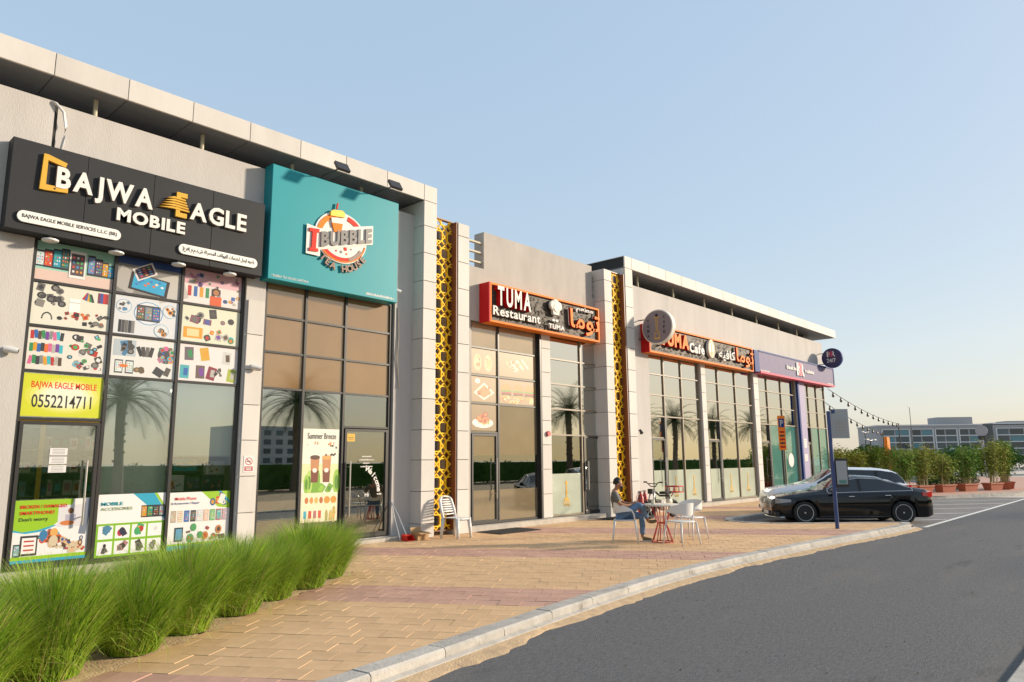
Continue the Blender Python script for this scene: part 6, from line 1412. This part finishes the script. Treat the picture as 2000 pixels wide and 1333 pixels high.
# orange pylon, lamp posts, road signs
t = thing('pylon_sign', (60, 16.6, -.16), 'plain orange pylon sign standing among the trees', 'sign'); MB().bbox(59.7, 60.4, 16.3, 16.55, 0, 3.15, .03).build('pylon', 'orange_sign', t)
def lamp_post(x, y, h, label):
    t = thing('lamp_post', (x, y, -.16), label, 'lamp', 'far lamp posts'); MB().tube([(x, y, -.16), (x, y, h)], [.09, .05], 8).build('post', 'frame', t); m = MB(); m.tube([(x-.9, y, h+.1), (x, y, h), (x+.9, y, h+.1)], .04, 6); m.box(x-1.2, x-.7, y-.12, y+.12, h+.06, h+.14); m.box(x+.7, x+1.2, y-.12, y+.12, h+.06, h+.14); m.build('lamp_arm', 'alu', t)
lamp_post(155, 37.8, 11.1, 'tall lamp post rising behind the hotel roof'); lamp_post(95.8, 28.6, 4.65, 'slim lamp post left of the hotel'); lamp_post(62.5, 18.3, 2.95, 'short lamp post just right of the bus stop pole')
def road_sign(x, y, h, r_, label):
    t = thing('road_sign', (x, y, -.16), label, 'sign', 'road signs seen from behind'); MB().tube([(x, y, -.16), (x, y, h)], .05, 8).build('post', 'sign_grey', t)
    MB().lathe([(r_, -.02), (r_, .02)], (x-.08, y, h-.1), 'x', 20).build('sign_back', 'sign_grey', t); MB().box(x-.14, x-.10, y-r_*.6, y+r_*.6, h-r_*1.9, h-r_*1.2).build('sub_plate', 'frame', t)
road_sign(66, 11.2, 3.7, .42, 'dark round road sign in front of the hotel, left one'); road_sign(70, 8.6, 3.7, .42, 'dark round road sign in front of the hotel, right one')
# string lights from the shop corner
def string(a, b, sag, n, label):
    t = thing('string_lights', a, label, 'lights', 'festoon strings off the shop corner'); A, B_ = Vector(a), Vector(b); pts = []
    for k in range(25): q = k/24; p = A+(B_-A)*q; p.z -= sag*4*q*(1-q); pts.append(p)
    MB().tube(pts, .016, 5).build('cable', 'frame', t)
    for k in range(n):
        q = (k+.6)/n; p = A+(B_-A)*q; p.z -= sag*4*q*(1-q); MB().lathe([(.03, -.26), (.07, -.20), (.06, -.11), (.035, -.08), (.035, 0)], tuple(p), 'z', 8).build('bulb', 'bulb', t, smooth=True)
string((36.7, 12.5, 5.0), (56.2, 14.5, 3.97), .25, 12, 'upper string of bare bulbs running from the shop corner'); string((36.7, 12.7, 4.35), (55.9, 15.5, 3.38), .2, 10, 'lower string of bare bulbs running from the shop corner')
for x, y, z, l in ((56.2, 14.5, 4.0, 'upper'), (55.9, 15.5, 3.4, 'lower')): tag(MB().tube([(x, y, -.16), (x, y, z)], .04, 8).build('festoon_post', 'frame'), 'slim dark post carrying the far end of the '+l+' light string', 'post')
# hotel
def hotel():
    ang = math.atan2(-.80, .60); t = thing('hotel_building', (257.5, 73, -.16), 'long four storey pale hotel on the horizon with banks of tinted windows', 'building', rz=ang)
    Lh, D, Hh = 150, 22, 15.2
    MB().box(0, Lh, 0, D, 0, Hh).build('wall', 'hotel_wall', t, local=True)
    rf = MB(); rf.box(-.4, 42, -.5, D, Hh, Hh+.5); rf.box(46, Lh, -.5, D, Hh+.3, Hh+.9); rf.build('roof', 'hotel_white', t, local=True)
    for a in ((26, 40, 3, 12, Hh+.5, Hh+3.6), (54, 64, 4, 12, Hh+.9, Hh+1.7), (70, 92, 4, 12, Hh+.9, Hh+2.3), (122, 138, 4, 12, Hh+.9, Hh+2.2)): MB().box(*a).build('rooftop_plant', 'hotel_wall', t, local=True)
    MB().box(42.4, 46, -.3, D, 0, Hh+.4).build('stair_tower', 'hotel_glass', t, local=True)
    t.scale = (.78, .78, .78); x = 2.0; k = 0; r = random.Random(9)
    while x < Lh-8:
        if 38 < x < 47: x = 47.5
        wd = 8.2 if k % 4 else 10.5; teal = k in (5,)
        fr_ = MB(); fr_.box(x-.4, x, -.55, 0, 2.6, Hh-1.4); fr_.box(x+wd, x+wd+.4, -.55, 0, 2.6, Hh-1.4)
        for f in range(5): fr_.box(x, x+wd, -.5, 0, 2.7+f*2.75-.15+(.1 if f == 4 else 0), 2.7+f*2.75+.25)
        bay = fr_.build('window_bay', 'hotel_white', t, local=True)
        for f in range(4):
            z0 = 2.97+f*2.75; nw = 2 if not teal else 1
            for j in range(nw):
                xa = x+.1+j*(wd-.1)/nw; xb = x+(j+1)*(wd-.1)/nw-(.5 if nw > 1 and j == 0 else .05)
                MB().box(xa, xb, -.12, 0, z0, z0+2.2).build('pane', 'hotel_teal' if (teal or r.random() < .2) else 'hotel_glass', bay, local=True)
        x += wd+1.3; k += 1
    return t
hotel()
t = thing('far_car', (112, 3.4, -.12), 'red car far off on the road at the right edge', 'car', rz=R(-60))
m = MB(); m.prism([(-2.1, .3), (2.1, .3), (2.15, .75), (1.2, .9), (.6, 1.4), (-1.2, 1.42), (-1.9, .95), (-2.15, .85)], -.85, .85); m.build('body', 'red_letter', t, local=True)
m = MB(); m.prism([(1.05, .93), (.55, 1.34), (-1.15, 1.36), (-1.7, .95)], -.87, .87); m.build('windows', 'car_glass', t, local=True)
for x in (-1.3, 1.3):
    for y in (-.8, .8): MB().lathe([(.32, -.1), (.32, .1)], (x, y, .32), 'y', 16).build('wheel', 'tyre', t, local=True)
# ---------------------------------------------------------------- across the road: palms and hedge that the shop glass mirrors
def palm(seed):
    r = random.Random(seed); tr = MB(); h = 4.6; pts = [(0, 0, -.1)]+[(.06*math.sin(k*.9), .05*math.cos(k*1.3), h*k/7) for k in range(1, 8)]; tr.tube(pts, [.30, .24, .21, .20, .20, .20, .21, .24], 12)
    for k in range(40): a = k*2.4; z = .5+k*.1; tr.box(.19*math.cos(a)-.05, .19*math.cos(a)+.05, .19*math.sin(a)-.05, .19*math.sin(a)+.05, z, z+.10)
    lf = MB()
    for k in range(44):
        a = k*2.399+r.uniform(-.2, .2); el = R(78-100*(k/44)**.8); L = r.uniform(2.3, 2.9); p = Vector((0, 0, h)); d = Vector((math.cos(a)*math.cos(el), math.sin(a)*math.cos(el), math.sin(el))); n = 12; mid = []
        for i in range(n+1): mid.append(p.copy()); p = p+d*(L/n); d = (d+Vector((0, 0, -.085-.012*i))).normalized()
        lf.tube(mid, [.02*(1-i/(n+2)) for i in range(n+1)], 4, caps=False)
        for i in range(1, n+1):
            dd = (mid[i]-mid[i-1]).normalized(); s = dd.cross(Vector((0, 0, 1)))
            if s.length < .05: s = Vector((1, 0, 0))
            s.normalize(); up = s.cross(dd)
            for sg in (-1, 1):
                for q in (0, .5):
                    b = mid[i-1]+(mid[i]-mid[i-1])*q; ll = .62*math.sin(math.pi*min(1, .15+.8*i/n))+.08; tip = b+(s*sg*.8+dd*.65+up*.18).normalized()*ll; w_ = dd*.02
                    lf.add([b-w_, b+w_, tip], [(0, 1, 2)])
    return tr.mesh('trunk', 'bark'), lf.mesh('crown', 'palm_leaf')
PA = [palm(1), palm(2)]
for i, (x, y, s) in enumerate(((12.3, -10.5, 1.0), (23.5, -14, 1.15), (33, -11.5, 1.0), (47, -11.5, 1.2), (56, -10.5, 1.05), (64, -11.5, 1.15), (73, -12, 1.1), (82, -11.5, 1.15), (94, -11.5, 1.15))):
    t = thing('palm_tree', (x, y, 0), ORD[i]+' date palm of the row across the road, mirrored in the shop glass', 'palm', 'palms across the road', rz=i*2.1); a, b = PA[i % 2]; link('trunk', a, t); link('crown', b, t); t.scale = (s, s, s)
hd = MB(); r = random.Random(8)
for k in range(48): leaf_cloud(hd, (2+k*2.1, -15.5+r.uniform(-.4, .4), .7), 1.2, 560, .11, r, (1, .6, .8))
hd.box(1, 102, -15.9, -15.1, 0, 1.5)
tag(hd.build('hedge', 'leaf_dark'), 'long clipped hedge across the road behind the palms', 'hedge')
t = thing('apartment_block', (117, -188, -.16), 'plain apartment block far across the road, mirrored in the glass', 'building')
MB().box(106, 128, -205, -188, -.16, 13).build('wall', 'hotel_wall', t)
for f in range(4):
    for k in range(5): MB().box(107.2+k*4.2, 109.6+k*4.2, -188, -187.9, 1.4+f*2.9, 3.0+f*2.9).build('window', 'hotel_glass', t)
